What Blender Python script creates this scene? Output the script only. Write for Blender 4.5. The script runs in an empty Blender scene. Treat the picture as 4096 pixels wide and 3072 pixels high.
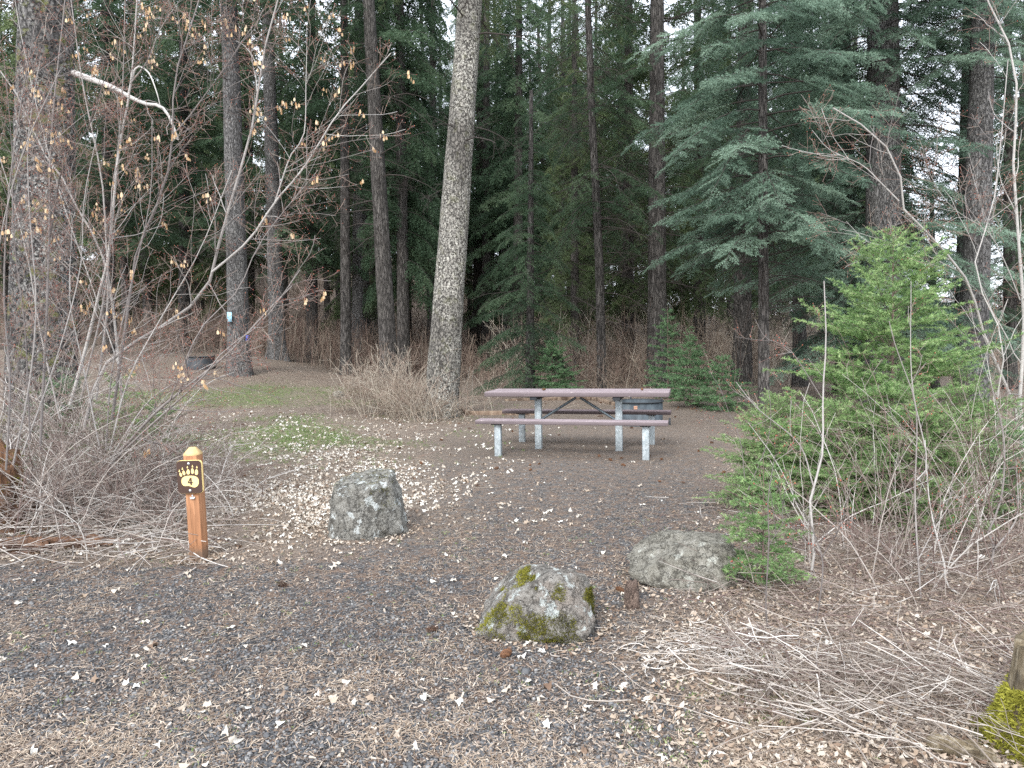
import bpy, bmesh, math, random
import numpy as np
from mathutils import Vector, noise as mnoise
R = math.radians
rng = np.random.default_rng(7)
random.seed(7)
COL = bpy.context.scene.collection

# ------------------------------------------------------------------ camera model
F, CX, CY, H0 = 720.0, 512.0, 384.0, 1.5
PITCH, ROLL = math.atan(41 / 720.0), R(0.9)
fw = np.array([0, math.cos(PITCH), -math.sin(PITCH)])
u0 = np.array([0, math.sin(PITCH), math.cos(PITCH)])
r0 = np.array([1.0, 0, 0])
rt = math.cos(ROLL) * r0 - math.sin(ROLL) * u0
up = math.sin(ROLL) * r0 + math.cos(ROLL) * u0
EYE = np.array([0, 0, H0])

def pix(px, py, Y):
    """world point seen at pixel (px,py) of the 1024x768 frame, Y metres ahead"""
    d = fw + rt * (px - CX) / F + up * (CY - py) / F
    return EYE + d * (Y / d[1])

# ------------------------------------------------------------------ noise helpers
_lat = np.random.default_rng(3).random((256, 256))
def vnoise(x, y, s, o=0):
    x = np.asarray(x, float) / s + 37.1 * (o + 1); y = np.asarray(y, float) / s + 91.7 * (o + 1)
    xi = np.floor(x).astype(int); yi = np.floor(y).astype(int)
    fx = x - xi; fy = y - yi
    fx = fx * fx * (3 - 2 * fx); fy = fy * fy * (3 - 2 * fy)
    a = _lat[xi & 255, yi & 255]; b = _lat[(xi + 1) & 255, yi & 255]
    c = _lat[xi & 255, (yi + 1) & 255]; d = _lat[(xi + 1) & 255, (yi + 1) & 255]
    return (a * (1 - fx) + b * fx) * (1 - fy) + (c * (1 - fx) + d * fx) * fy
def fnoise(x, y, s, o=0):
    return (vnoise(x, y, s, o) + .5 * vnoise(x, y, s / 2.1, o + 1) + .25 * vnoise(x, y, s / 4.3, o + 2)) / 1.75
def S(t): return 1 / (1 + np.exp(-np.clip(t, -30, 30)))

# ------------------------------------------------------------------ terrain
def ground(x, y):
    x = np.asarray(x, float); y = np.asarray(y, float)
    z = 1.4 * S((y - 21) / 2.5) * S((-x - 7.2) / 1.5)
    z = z + 0.30 * S((y - 36) / 3)
    z = z + (1 - np.exp(-np.maximum(0, y - 46) / 30)) * (5 + 9 * S((4 - x) / 7))
    w = S((y - 17) / 2)
    z = z + (fnoise(x, y, 5.0, 11) - .5) * .35 * w
    z = z + (fnoise(x, y, 1.1, 5) - .5) * .045
    # litter banks beside the path
    z = z + .10 * S((-x - 2.9) / .3) * S((y - 4.9) / .3) + .06 * S((x - right_edge(y) - .5) / .3)
    return z
def right_edge(y):
    return np.interp(y, [0, 2.5, 3.4, 4.2, 5, 6.7, 8.5, 10.7, 13, 16, 20], [.9, .75, .6, .95, 1.5, 2.05, 2.6, 3.4, 4.4, 5.2, 5.2])
def left_edge(y):
    return np.interp(y, [4.6, 4.9, 5.5, 7, 10, 12, 13.5, 17], [-9, -1.5, -.9, -.9, -1.1, -1.2, -.7, -.6])
def on(px, Y):
    """ground point under pixel column px at depth Y"""
    x = (px - CX) / F * Y
    for _ in range(3):
        z = float(ground(x, Y))
        # correct for roll: solve column
        d = np.array([x, Y, z]) - EYE
        cx = CX + F * d.dot(rt) / d.dot(fw)
        x += (px - cx) / F * Y
    return np.array([x, Y, float(ground(x, Y))])
def G(px, py):
    """ground point hit by the ray of a pixel"""
    lo, hi = 1.0, 120.0
    for Y in np.arange(1.5, 120, .25):
        p = pix(px, py, Y)
        if p[2] < ground(p[0], p[1]): hi = Y; lo = Y - .25; break
    for _ in range(20):
        m = (lo + hi) / 2; p = pix(px, py, m)
        if p[2] < ground(p[0], p[1]): hi = m
        else: lo = m
    p = pix(px, py, hi); p[2] = float(ground(p[0], p[1])); return p

def gravel_mask(x, y):
    e = .35
    wob = (fnoise(x, y, 1.3, 21) - .5) * .9
    road = S((4.75 + wob - y) / .18)
    path = S((x - left_edge(y) + wob) / .25) * S((16.3 - y + wob * 2) / .5)
    m = np.maximum(road, path) * S((right_edge(y) + wob * .6 - x) / .15)
    return m
def grass_mask(x, y):
    n = fnoise(x, y, 1.6, 31)
    a = S((y - 9.3) / .5) * S((20.3 - y) / .6) * S((-1.5 - x) / .5) * S((x + 10.5) / 1.0)
    b = np.exp(-(((x + 3.0) / 1.3) ** 2 + ((y - 11) / 1.5) ** 2)) * .45 + np.exp(-(((x + 6.2) / 3.2) ** 2 + ((y - 17.5) / 2.5) ** 2)) * .5 + np.exp(-(((x + 1.7) / .7) ** 2 + ((y - 10.7) / .5) ** 2)) * .4
    return np.clip(a * (n - .56 + b) * 3.0, 0, .85)
def leaf_mask(x, y):
    a = np.exp(-(((x + 2.8) / 1.6) ** 2 + ((y - 7.8) / 2.0) ** 2)) * 1.1 * S((y - 5.2) / .15)
    b = S((-.9 - x) / .5) * S((y - 5.7) / .25) * S((15.5 - y) / 1.5) * S((x + 6.5) / .8) * .5
    n = fnoise(x, y, .7, 41)
    return np.clip((a + b) * np.clip((n - .3) * 3.2, .12, 1.4), 0, 1)

# ------------------------------------------------------------------ mesh helpers
def build(name, V, faces, mat, parent=None, tint=None, smooth=False):
    """V (n,3); faces: list of int arrays (m,k)"""
    me = bpy.data.meshes.new(name)
    V = np.asarray(V, np.float32)
    me.vertices.add(len(V)); me.vertices.foreach_set('co', V.ravel())
    if not isinstance(faces, list): faces = [faces]
    idx = np.concatenate([f.ravel() for f in faces]).astype(np.int32)
    tot = np.concatenate([np.full(len(f), f.shape[1], np.int32) for f in faces])
    st = np.concatenate([[0], np.cumsum(tot)[:-1]]).astype(np.int32)
    me.loops.add(len(idx)); me.loops.foreach_set('vertex_index', idx)
    me.polygons.add(len(tot)); me.polygons.foreach_set('loop_start', st); me.polygons.foreach_set('loop_total', tot)
    if smooth: me.polygons.foreach_set('use_smooth', np.ones(len(tot), bool))
    if tint is not None:
        a = me.attributes.new('tint', 'FLOAT', 'POINT'); a.data.foreach_set('value', np.asarray(tint, np.float32))
    me.update(); me.validate()
    if isinstance(mat, (list, tuple)):
        for m in mat: me.materials.append(m)
    else: me.materials.append(mat)
    return link(name, me, parent)
def link(name, me, parent=None):
    o = bpy.data.objects.new(name, me); COL.objects.link(o)
    if parent is not None: o.parent = parent
    return o
def tag(o, label=None, cat=None, group=None, kind=None):
    if label: o['label'] = label
    if cat: o['category'] = cat
    if group: o['group'] = group
    if kind: o['kind'] = kind
    return o
def empty(name, loc, label, cat, group=None, rz=0):
    o = bpy.data.objects.new(name, None); COL.objects.link(o)
    o.location = tuple(float(v) for v in loc); o.rotation_euler = (0, 0, rz); o.empty_display_size = .1
    return tag(o, label, cat, group)
def copy_tree(o, parent=None):
    c = o.copy(); COL.objects.link(c)
    if parent is not None: c.parent = parent
    for ch in [k for k in bpy.data.objects if k.parent == o]: copy_tree(ch, c)
    return c
def tris_obj(name, T, mat, parent=None, tint=None):
    n = len(T)
    return build(name, T.reshape(-1, 3), np.arange(n * 3).reshape(n, 3), mat, parent, None if tint is None else np.repeat(tint, 3))

def norm(v): return v / np.maximum(np.linalg.norm(v, axis=-1, keepdims=True), 1e-9)
def tubes(P, Rd, sides=4, cap=False):
    """P (n,k,3) paths, Rd (n,k) radii -> verts, quads"""
    n, k, _ = P.shape
    t = np.empty_like(P); t[:, 1:-1] = P[:, 2:] - P[:, :-2]; t[:, 0] = P[:, 1] - P[:, 0]; t[:, -1] = P[:, -1] - P[:, -2]
    t = norm(t)
    mt = np.abs(t.mean(1))
    ref = np.where((mt[:, 2:3] > .75) * np.ones((1, 3), bool), np.array([[1., 0, 0]]), np.array([[0, 0, 1.]]))[:, None, :]
    u = norm(np.cross(t, np.broadcast_to(ref, t.shape))); v = np.cross(t, u)
    a = np.arange(sides) * 2 * math.pi / sides
    ring = u[:, :, None, :] * np.cos(a)[None, None, :, None] + v[:, :, None, :] * np.sin(a)[None, None, :, None]
    V = P[:, :, None, :] + ring * Rd[:, :, None, None]
    base = (np.arange(n)[:, None, None] * k + np.arange(k - 1)[None, :, None]) * sides
    j = np.arange(sides)[None, None, :]; j2 = (j + 1) % sides
    q = np.stack([base + j, base + j2, base + sides + j2, base + sides + j], -1).reshape(-1, 4)
    return V.reshape(-1, 3), q
def merge(parts):
    """parts: list of (V, F(m,k)[, tint]) -> V, [faces], tint"""
    Vs, Fs, Ts, o = [], {}, [], 0
    for p in parts:
        V, Fc = p[0], p[1]
        t = p[2] if len(p) > 2 else 0.5
        Vs.append(V); Ts.append(np.broadcast_to(t, (len(V),)) if np.ndim(t) == 0 else t)
        for f in (Fc if isinstance(Fc, list) else [Fc]):
            Fs.setdefault(f.shape[1], []).append(f + o)
        o += len(V)
    return np.concatenate(Vs), [np.concatenate(v) for v in Fs.values()], np.concatenate(Ts)
def box(cx, cy, cz, sx, sy, sz):
    V = np.array([[x, y, z] for x in (-.5, .5) for y in (-.5, .5) for z in (-.5, .5)]) * [sx, sy, sz] + [cx, cy, cz]
    Fq = np.array([[0, 1, 3, 2], [4, 6, 7, 5], [0, 4, 5, 1], [2, 3, 7, 6], [0, 2, 6, 4], [1, 5, 7, 3]])
    return V, Fq
def bevel(o, w=.004, seg=2):
    m = o.modifiers.new('bevel', 'BEVEL'); m.width = w; m.segments = seg; m.limit_method = 'ANGLE'
    return o
def poly_prism(pts, y0, y1):
    """outline in xz, extruded along y (front y0 < back y1)"""
    n = len(pts); pts = np.asarray(pts, float)
    V = np.concatenate([np.c_[pts[:, 0], np.full(n, y0), pts[:, 1]], np.c_[pts[:, 0], np.full(n, y1), pts[:, 1]]])
    side = np.array([[i, (i + 1) % n, n + (i + 1) % n, n + i] for i in range(n)])
    return V, [np.arange(n)[None, :], np.arange(2 * n - 1, n - 1, -1)[None, :], side]
def build_poly(name, items, mat, parent):
    Vs, Fl, o = [], [], 0
    for V, fs in items:
        Vs.append(V)
        for f in fs: Fl += [list(map(int, r + o)) for r in f]
        o += len(V)
    me = bpy.data.meshes.new(name); me.from_pydata(np.concatenate(Vs).tolist(), [], Fl); me.update()
    bm = bmesh.new(); bm.from_mesh(me); bmesh.ops.recalc_face_normals(bm, faces=bm.faces); bm.to_mesh(me); bm.free()
    me.materials.append(mat); return link(name, me, parent)
def smooth_path(pts, k):
    pts = np.asarray(pts, float)
    if len(pts) == 2:
        t = np.linspace(0, 1, k)[:, None]; return pts[0] * (1 - t) + pts[1] * t
    seg = np.linalg.norm(np.diff(pts, axis=0), axis=1); s = np.r_[0, np.cumsum(seg)]; s /= s[-1]
    pe = np.vstack([2 * pts[0] - pts[1], pts, 2 * pts[-1] - pts[-2]])
    out = []
    for t in np.linspace(0, 1, k):
        i = min(np.searchsorted(s, t, side='right') - 1, len(pts) - 2)
        q = (t - s[i]) / (s[i + 1] - s[i]); a, b, c, d = pe[i], pe[i + 1], pe[i + 2], pe[i + 3]
        out.append(.5 * (2 * b + (c - a) * q + (2 * a - 5 * b + 4 * c - d) * q * q + (3 * b - a - 3 * c + d) * q ** 3))
    return np.array(out)

def spawn(P, Rd, per, L, ang, k=6, rs=.55, t0=.2, t1=.98, wob=.12, lift=0., rmin=.0012, rg=None, taper=.35, flat=0.):
    """side branches from every path. L=(min,max) lengths; ang=(min,max) degrees off the parent"""
    rg = rg or rng
    n, kk, _ = P.shape; m = n * per
    idx = np.repeat(np.arange(n), per); t = rg.uniform(t0, t1, m)
    f = t * (kk - 1); i = np.minimum(f.astype(int), kk - 2); q = (f - i)[:, None]
    p = P[idx, i] * (1 - q) + P[idx, i + 1] * q
    tan = norm(P[idx, i + 1] - P[idx, i]); rr = Rd[idx, i] * rs
    rv = norm(rg.normal(size=(m, 3)) * np.array([1, 1, 1 - flat])); side = norm(rv - (rv * tan).sum(1, keepdims=True) * tan)
    a = np.radians(rg.uniform(ang[0], ang[1], m))[:, None]
    d = tan * np.cos(a) + side * np.sin(a)
    Ls = rg.uniform(L[0], L[1], m) * (1.15 - .6 * t)
    out = np.empty((m, k, 3)); out[:, 0] = p; cur = d
    for j in range(1, k):
        cur = norm(cur + rg.normal(size=(m, 3)) * wob + np.array([0, 0, lift]))
        out[:, j] = out[:, j - 1] + cur * (Ls / (k - 1))[:, None]
    r = np.maximum(rr[:, None] * np.linspace(1, taper, k)[None], rmin)
    return out, r

# ------------------------------------------------------------------ materials
def new_mat(name):
    m = bpy.data.materials.new(name); m.use_nodes = True; nt = m.node_tree
    b = nt.nodes['Principled BSDF']; b.inputs['Roughness'].default_value = .85
    if 'Specular IOR Level' in b.inputs: b.inputs['Specular IOR Level'].default_value = .3
    return m, nt, b
class NT:
    def __init__(s, nt): s.nt = nt
    def n(s, t, **kw):
        x = s.nt.nodes.new(t)
        for k, v in kw.items():
            if k in ('scale', 'detail', 'rough', 'dist'): x.inputs[{'scale': 'Scale', 'detail': 'Detail', 'rough': 'Roughness', 'dist': 'Distortion'}[k]].default_value = v
            else: setattr(x, k, v)
        return x
    def l(s, a, b): s.nt.links.new(a, b)
    def coords(s, sc=(1, 1, 1), which='Object'):
        c = s.n('ShaderNodeTexCoord'); m = s.n('ShaderNodeMapping'); m.inputs['Scale'].default_value = sc
        s.l(c.outputs[which], m.inputs['Vector']); return m.outputs['Vector']
    def noise(s, co, scale, detail=4, rough=.6, dist=0):
        x = s.n('ShaderNodeTexNoise', scale=scale, detail=detail, rough=rough, dist=dist); s.l(co, x.inputs['Vector']); return x.outputs['Fac']
    def vor(s, co, scale, feature='F1', out='Distance'):
        x = s.n('ShaderNodeTexVoronoi', scale=scale); x.feature = feature; s.l(co, x.inputs['Vector']); return x.outputs[out]
    def ramp(s, fac, stops):
        x = s.n('ShaderNodeValToRGB'); e = x.color_ramp.elements
        while len(e) < len(stops): e.new(.5)
        for el, (p, c) in zip(e, stops):
            el.position = p; el.color = (c, c, c, 1) if isinstance(c, (int, float)) else (*c, 1)
        s.l(fac, x.inputs['Fac']); return x.outputs['Color']
    def mix(s, fac, a, b, mode='MIX'):
        x = s.n('ShaderNodeMix'); x.data_type = 'RGBA'; x.blend_type = mode
        for v, i in ((fac, 0), (a, 6), (b, 7)):
            if hasattr(v, 'links') or hasattr(v, 'is_linked'): s.l(v, x.inputs[i])
            elif isinstance(v, (int, float)) and i == 0: x.inputs[0].default_value = v
            else: x.inputs[i].default_value = (*v, 1)
        return x.outputs[2]
    def math(s, op, a, b=0.):
        x = s.n('ShaderNodeMath', operation=op)
        for i, v in enumerate((a, b)):
            if hasattr(v, 'is_linked'): s.l(v, x.inputs[i])
            else: x.inputs[i].default_value = v
        return x.outputs[0]
    def bump(s, h, bsdf, strength=.5, dist=.02):
        x = s.n('ShaderNodeBump'); x.inputs['Strength'].default_value = strength; x.inputs['Distance'].default_value = dist
        s.l(h, x.inputs['Height']); s.l(x.outputs[0], bsdf.inputs['Normal'])
    def attr(s, name='tint', out='Fac'):
        x = s.n('ShaderNodeAttribute'); x.attribute_name = name; return x.outputs[out]

def mat_tint(name, stops, rough=.8, trans=0., nscale=None):
    m, nt, b = new_mat(name); N = NT(nt); b.inputs['Roughness'].default_value = rough
    f = N.attr()
    if nscale:
        f = N.math('ADD', f, N.math('MULTIPLY', N.math('SUBTRACT', N.noise(N.coords(), nscale, 3), .5), .6))
    c = N.ramp(f, stops); N.l(c, b.inputs['Base Color'])
    if trans:
        tr = N.n('ShaderNodeBsdfTranslucent'); N.l(c, tr.inputs['Color'])
        mx = N.n('ShaderNodeMixShader'); mx.inputs[0].default_value = trans
        out = nt.nodes['Material Output']; N.l(b.outputs[0], mx.inputs[1]); N.l(tr.outputs[0], mx.inputs[2]); N.l(mx.outputs[0], out.inputs['Surface'])
    return m
def mat_bark(name, dark, mid, light, scale=22, stretch=.35, lich=.0, lcol=(.42, .42, .36), moss=0.):
    m, nt, b = new_mat(name); N = NT(nt)
    co = N.coords((1, 1, stretch)); co1 = N.coords()
    dn = N.n('ShaderNodeTexNoise', scale=scale * .35, detail=5, rough=.7); N.l(co, dn.inputs['Vector'])
    ad = N.n('ShaderNodeVectorMath', operation='MULTIPLY_ADD'); N.l(dn.outputs['Color'], ad.inputs[0]); ad.inputs[1].default_value = (3.2 / scale,) * 3; N.l(co, ad.inputs[2]); co = ad.outputs[0]
    nz = N.noise(co, scale * 1.2, 6, .7, .6)
    streak = N.noise(N.coords((1, 1, .08)), scale * .8, 5, .7, .3)
    vo = N.vor(co, scale * .9, 'DISTANCE_TO_EDGE')
    crack = N.ramp(vo, [(0, 0.), (.16, 1.)])
    c = N.ramp(nz, [(.3, dark), (.5, mid), (.72, light)])
    c = N.mix(N.math('MULTIPLY', N.ramp(streak, [(.40, 1.), (.52, 0.)]), .6), c, dark)
    c = N.mix(crack, tuple(v * .55 for v in dark), c)
    if lich:
        ln = N.noise(co1, scale * 1.6, 5, .75); big = N.noise(N.coords((1, 1, .5)), 1.6, 4, .6)
        msk = N.math('MULTIPLY', N.ramp(ln, [(.60 - lich * .12, 0.), (.66 - lich * .1, 1.)]), N.ramp(big, [(.38, 0.15), (.58, 1.)]))
        c = N.mix(msk, c, lcol)
    if moss:
        ms = N.ramp(N.noise(co1, 5, 5, .7), [(.55, 0.), (.62, 1.)])
        c = N.mix(N.math('MULTIPLY', ms, moss), c, (.16, .17, .04))
    N.l(c, b.inputs['Base Color'])
    h = N.math('ADD', N.math('MULTIPLY', crack, .6), N.math('ADD', nz, streak))
    N.bump(h, b, 1.0, .03); b.inputs['Roughness'].default_value = .95
    return m

M = {}
M['bark_pale'] = mat_bark('bark_pale', (.06, .054, .048), (.19, .175, .155), (.38, .355, .315), 17, .5, .95, (.58, .56, .49), .2)
M['bark_grey'] = mat_bark('bark_grey', (.06, .057, .056), (.17, .164, .16), (.33, .32, .315), 24, .3, .5, (.34, .33, .30))
M['bark_dark'] = mat_bark('bark_dark', (.018, .015, .012), (.05, .042, .035), (.10, .085, .07), 18, .15)
M['bark_brown'] = mat_bark('bark_brown', (.038, .034, .031), (.115, .104, .096), (.22, .205, .19), 20, .15, .35, (.2, .19, .16))
M['bark_mossy'] = mat_bark('bark_mossy', (.03, .027, .025), (.10, .094, .09), (.22, .21, .20), 16, .5, .8, (.42, .41, .38), .7)
M['dead_branch'] = mat_tint('dead_branch', [(0, (.022, .018, .015)), (.6, (.075, .062, .055)), (1, (.2, .2, .17))])
M['needle_dark'] = mat_tint('needle_dark', [(0, (.04, .072, .04)), (.5, (.08, .135, .075)), (1, (.15, .215, .12))], .6, .4)
M['needle_olive'] = mat_tint('needle_olive', [(0, (.055, .08, .036)), (.5, (.11, .155, .07)), (1, (.19, .24, .11))], .6, .4)
M['needle_blue'] = mat_tint('needle_blue', [(0, (.05, .09, .06)), (.5, (.135, .21, .15)), (1, (.28, .39, .29))], .55, .3)
M['needle_bright'] = mat_tint('needle_bright', [(0, (.07, .14, .05)), (.45, (.19, .325, .115)), (1, (.46, .60, .27))], .5, .35)
M['needle_sap'] = mat_tint('needle_sap', [(0, (.06, .12, .06)), (.5, (.14, .26, .12)), (1, (.28, .43, .21))], .5, .25)
M['stem'] = mat_tint('stem', [(0, (.10, .085, .08)), (.5, (.24, .215, .20)), (1, (.46, .44, .41))], .75, 0, 30)
M['twig'] = mat_tint('twig', [(0, (.075, .048, .042)), (.35, (.16, .11, .095)), (.7, (.29, .245, .21)), (1, (.54, .51, .47))], .75)
M['maple_twig'] = mat_tint('maple_twig', [(0, (.09, .045, .042)), (.35, (.19, .12, .10)), (.7, (.30, .245, .20)), (1, (.48, .44, .38))], .75)
M['brush'] = mat_tint('brush', [(0, (.09, .058, .048)), (.4, (.21, .145, .115)), (.75, (.33, .27, .21)), (1, (.50, .45, .37))], .85)
M['bud'] = mat_tint('bud', [(0, (.25, .05, .04)), (1, (.40, .14, .08))], .6)
M['seed'] = mat_tint('seed', [(0, (.45, .26, .12)), (.5, (.66, .45, .25)), (1, (.82, .66, .45))], .6, .3)
M['leaf'] = mat_tint('leaf', [(0, (.17, .11, .075)), (.25, (.34, .26, .19)), (.6, (.55, .49, .41)), (1, (.78, .75, .68))], .8, .1)
M['needle_litter'] = mat_tint('needle_litter', [(0, (.10, .068, .046)), (.5, (.33, .245, .175)), (1, (.64, .54, .42))], .85)
M['chip'] = mat_tint('chip', [(0, (.07, .053, .044)), (.5, (.25, .195, .155)), (1, (.58, .50, .41))], .85)
M['stone'] = mat_tint('stone', [(0, (.024, .024, .025)), (.55, (.098, .099, .102)), (.85, (.215, .21, .205)), (1, (.38, .37, .35))], .8)
M['stalk'] = mat_tint('stalk', [(0, (.12, .092, .075)), (.45, (.31, .265, .225)), (1, (.66, .62, .57))], .75)
M['grass'] = mat_tint('grass', [(0, (.10, .15, .05)), (.6, (.19, .28, .09)), (1, (.44, .45, .24))], .7, .3)
M['cone'] = mat_tint('cone', [(0, (.06, .03, .02)), (1, (.28, .14, .07))], .8)
M['moss'] = mat_tint('moss', [(0, (.06, .06, .008)), (.5, (.17, .16, .02)), (1, (.38, .37, .06))], .9, .2)

def ground_material():
    m, nt, b = new_mat('ground_litter'); N = NT(nt); co = N.coords()
    z = N.n('ShaderNodeSeparateColor'); N.l(N.attr('zone', 'Color'), z.inputs[0])
    g, gr, lf = z.outputs[0], z.outputs[1], z.outputs[2]
    fine = N.noise(co, 60, 4, .75); mid = N.noise(co, 9, 5, .7); stones = N.vor(co, 75, 'F1', 'Color')
    sc = N.n('ShaderNodeSeparateColor'); N.l(stones, sc.inputs[0])
    gravel = N.ramp(sc.outputs[0], [(0, (.02, .02, .021)), (.5, (.065, .066, .068)), (.85, (.13, .13, .13)), (1, (.28, .27, .25))])
    litter_speck = N.ramp(N.noise(N.coords((1, 2.2, 1)), 95, 3, .8), [(.42, (.05, .033, .026)), (.52, (.15, .10, .075)), (.62, (.36, .26, .18))])
    needles = N.ramp(N.noise(N.coords((2.2, 1, 1)), 80, 4, .8), [(.40, (.055, .041, .032)), (.52, (.20, .155, .12)), (.64, (.46, .385, .31))])
    mx = N.ramp(N.math('ADD', N.math('MULTIPLY', mid, .6), N.math('MULTIPLY', fine, .4)), [(.46, 0.), (.56, 1.)])
    gc = N.mix(mx, gravel, litter_speck)
    c = N.mix(g, needles, gc)
    pale = N.ramp(N.noise(co, 34, 3, .7), [(.45, (.10, .07, .05)), (.55, (.32, .26, .20)), (.62, (.6, .55, .46))])
    c = N.mix(N.math('MULTIPLY', lf, .75), c, pale)
    green = N.ramp(fine, [(.3, (.06, .08, .025)), (.7, (.17, .22, .08))])
    c = N.mix(N.math('MULTIPLY', gr, N.ramp(mid, [(.35, .25), (.6, .9)])), c, green)
    N.l(c, b.inputs['Base Color']); b.inputs['Roughness'].default_value = .95
    N.bump(N.math('ADD', fine, N.math('MULTIPLY', N.vor(co, 75), 1.0)), b, .9, .012)
    return m
M['ground'] = ground_material()

# ------------------------------------------------------------------ ground sheet
def axis(lo, hi, n, c, k):
    t = np.linspace(-1, 1, n); w = np.sinh(t * k) / math.sinh(k)
    return np.where(w < 0, c + w * (c - lo), c + w * (hi - c))
gx = axis(-260, 260, 420, 0, 5.2); gy = axis(-60, 420, 420, 6, 5.0)
X, Y = np.meshgrid(gx, gy, indexing='ij'); Z = ground(X, Y)
nx, ny = X.shape
a = (np.arange(nx - 1)[:, None] * ny + np.arange(ny - 1)[None, :])
gq = np.stack([a, a + ny, a + ny + 1, a + 1], -1).reshape(-1, 4)
go = build('ground', np.stack([X, Y, Z], -1).reshape(-1, 3), gq, M['ground'], smooth=True)
ca = go.data.attributes.new('zone', 'FLOAT_COLOR', 'POINT')
zc = np.stack([gravel_mask(X, Y) * (1 - .7 * S((Y - 8.5) / 1.2)), grass_mask(X, Y), leaf_mask(X, Y), np.ones_like(X)], -1).reshape(-1, 4)
ca.data.foreach_set('color', zc.astype(np.float32).ravel())
tag(go, kind='structure', label='brown litter and dark gravel ground of the forest clearing')

# ------------------------------------------------------------------ scatter
def frustum_points(n, y0, y1, p=2.0, margin=1.15, rg=rng):
    """random ground points, thinning with distance from the road side"""
    t = rg.random(n)
    if p == 1: y = y0 * (y1 / y0) ** t
    else: y = (y0 ** (1 - p) + t * (y1 ** (1 - p) - y0 ** (1 - p))) ** (1 / (1 - p))
    x = rg.uniform(-1, 1, n) * (512 / F) * margin * y
    return x, y
def basis(x, y, yaw, tilt, roll):
    c, s = np.cos(yaw), np.sin(yaw); ct, st = np.cos(tilt), np.sin(tilt); cr, sr = np.cos(roll), np.sin(roll)
    ax = np.stack([c * ct, s * ct, st], -1)
    ay0 = np.stack([-s, c, np.zeros_like(c)], -1); az0 = np.cross(ax, ay0)
    ay = ay0 * cr[:, None] + az0 * sr[:, None]; az = np.cross(ax, ay)
    return np.stack([ax, ay, az], 1)      # rows are axes
def scatter(name, tmpl, faces, x, y, size, mat, tint, lift=0., tilt=.25, label=None, sz=None, kind='stuff'):
    n = len(x); rg = rng
    B = basis(x, y, rg.uniform(0, 2 * math.pi, n), rg.normal(0, tilt, n), rg.normal(0, tilt, n))
    T = tmpl[None] * (size[:, None, None] if np.ndim(size) == 1 else size[:, None, :])
    if sz is not None: T = T * sz[:, None, :]
    V = np.einsum('nvk,nkj->nvj', T, B) + np.stack([x, y, ground(x, y) + lift], -1)[:, None]
    k = tmpl.shape[0]
    Fc = [(f[None] + (np.arange(n) * k)[:, None, None]).reshape(-1, f.shape[1]) for f in faces]
    o = build(name, V.reshape(-1, 3), Fc, mat, tint=np.repeat(tint, k))
    return tag(o, label, kind=kind)

# gravel
stone_t = np.array([[1, 0, 0], [-1, .1, 0], [0, 1, .1], [.1, -1, 0], [.1, .1, .7], [0, 0, -.6]], float) * .5
stone_f = [np.array([[0, 2, 4], [2, 1, 4], [1, 3, 4], [3, 0, 4], [2, 0, 5], [1, 2, 5], [3, 1, 5], [0, 3, 5]])]
x, y = frustum_points(150000, 1.9, 9, 2.0)
k = rng.random(len(x)) < gravel_mask(x, y) * np.clip(.35 + 1.6 * (fnoise(x, y, .55, 61) - .35), .12, 1)
x, y = x[k], y[k]
scatter('gravel', stone_t, stone_f, x, y, rng.gamma(4, .0026, len(x)) + .003, M['stone'], rng.beta(2, 2.2, len(x)), .002, .5, 'dark angular gravel chips on the road and path')
# needles: bent slender quads
nd_t = np.array([[-.5, -.022, 0], [-.5, .022, 0], [0, .022, .05], [0, -.022, .05], [.5, .07, 0], [.5, .12, 0]], float)
nd_f = [np.array([[0, 3, 2, 1], [3, 4, 5, 2]])]
x, y = frustum_points(150000, 1.9, 16, 1.6)
clump = fnoise(x, y, .35, 71)
k = rng.random(len(x)) < np.clip((clump - .36) * 3.0, .1, 1); x, y = x[k], y[k]
scatter('fallen_needles', nd_t, nd_f, x, y, rng.uniform(.018, .05, len(x)) * (1 + y * .02), M['needle_litter'], rng.beta(2.3, 2, len(x)), .006, .18, 'tan fallen needles strewn over the gravel')
# bark and wood chips
ch_t = np.array([[-.5, -.13, 0], [.5, -.1, .02], [.45, .13, 0], [-.4, .12, .03]], float); ch_f = [np.array([[0, 1, 2, 3]])]
x, y = frustum_points(130000, 1.9, 15, 1.7)
k = rng.random(len(x)) < np.clip((fnoise(x, y, .5, 75) - .22) * 2., .1, 1); x, y = x[k], y[k]
scatter('wood_chips', ch_t, ch_f, x, y, rng.gamma(3, .0036, len(x)) + .004, M['chip'], rng.beta(1.8, 2.2, len(x)), .006, .3, 'brown bark scraps and leaf crumbs on the ground')
# maple leaves, crumpled
ang = np.linspace(0, 2 * math.pi, 11)[:-1]; rad = np.array([.5, .24, .46, .25, .5, .22, .36, .2, .48, .26])
lv_t = np.concatenate([[[0, 0, .06]], np.stack([np.cos(ang) * rad, np.sin(ang) * rad, .12 * np.sin(ang * 3)], -1)])
lv_f = [np.array([[0, i + 1, (i + 1) % 10 + 1] for i in range(10)])]
def leaves(name, x, y, s, t, label, tilt=.3):
    return scatter(name, lv_t, lv_f, x, y, None, M['leaf'], t, .012, tilt, label, sz=np.stack([s, s * rng.uniform(.6, 1, len(x)), s * rng.uniform(.5, 2.2, len(x))], -1)) if False else \
        scatter(name, lv_t, lv_f, x, y, np.stack([s, s * rng.uniform(.55, 1, len(x)), s * rng.uniform(.5, 2.5, len(x))], -1), M['leaf'], t, .012, tilt, label)
x, y = frustum_points(60000, 4.3, 15, 1.2)
k = rng.random(len(x)) < .85 * leaf_mask(x, y) ** 1.2; xa, ya = x[k], y[k]
x, y = frustum_points(1500, 2.0, 15, 1.1)
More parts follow.
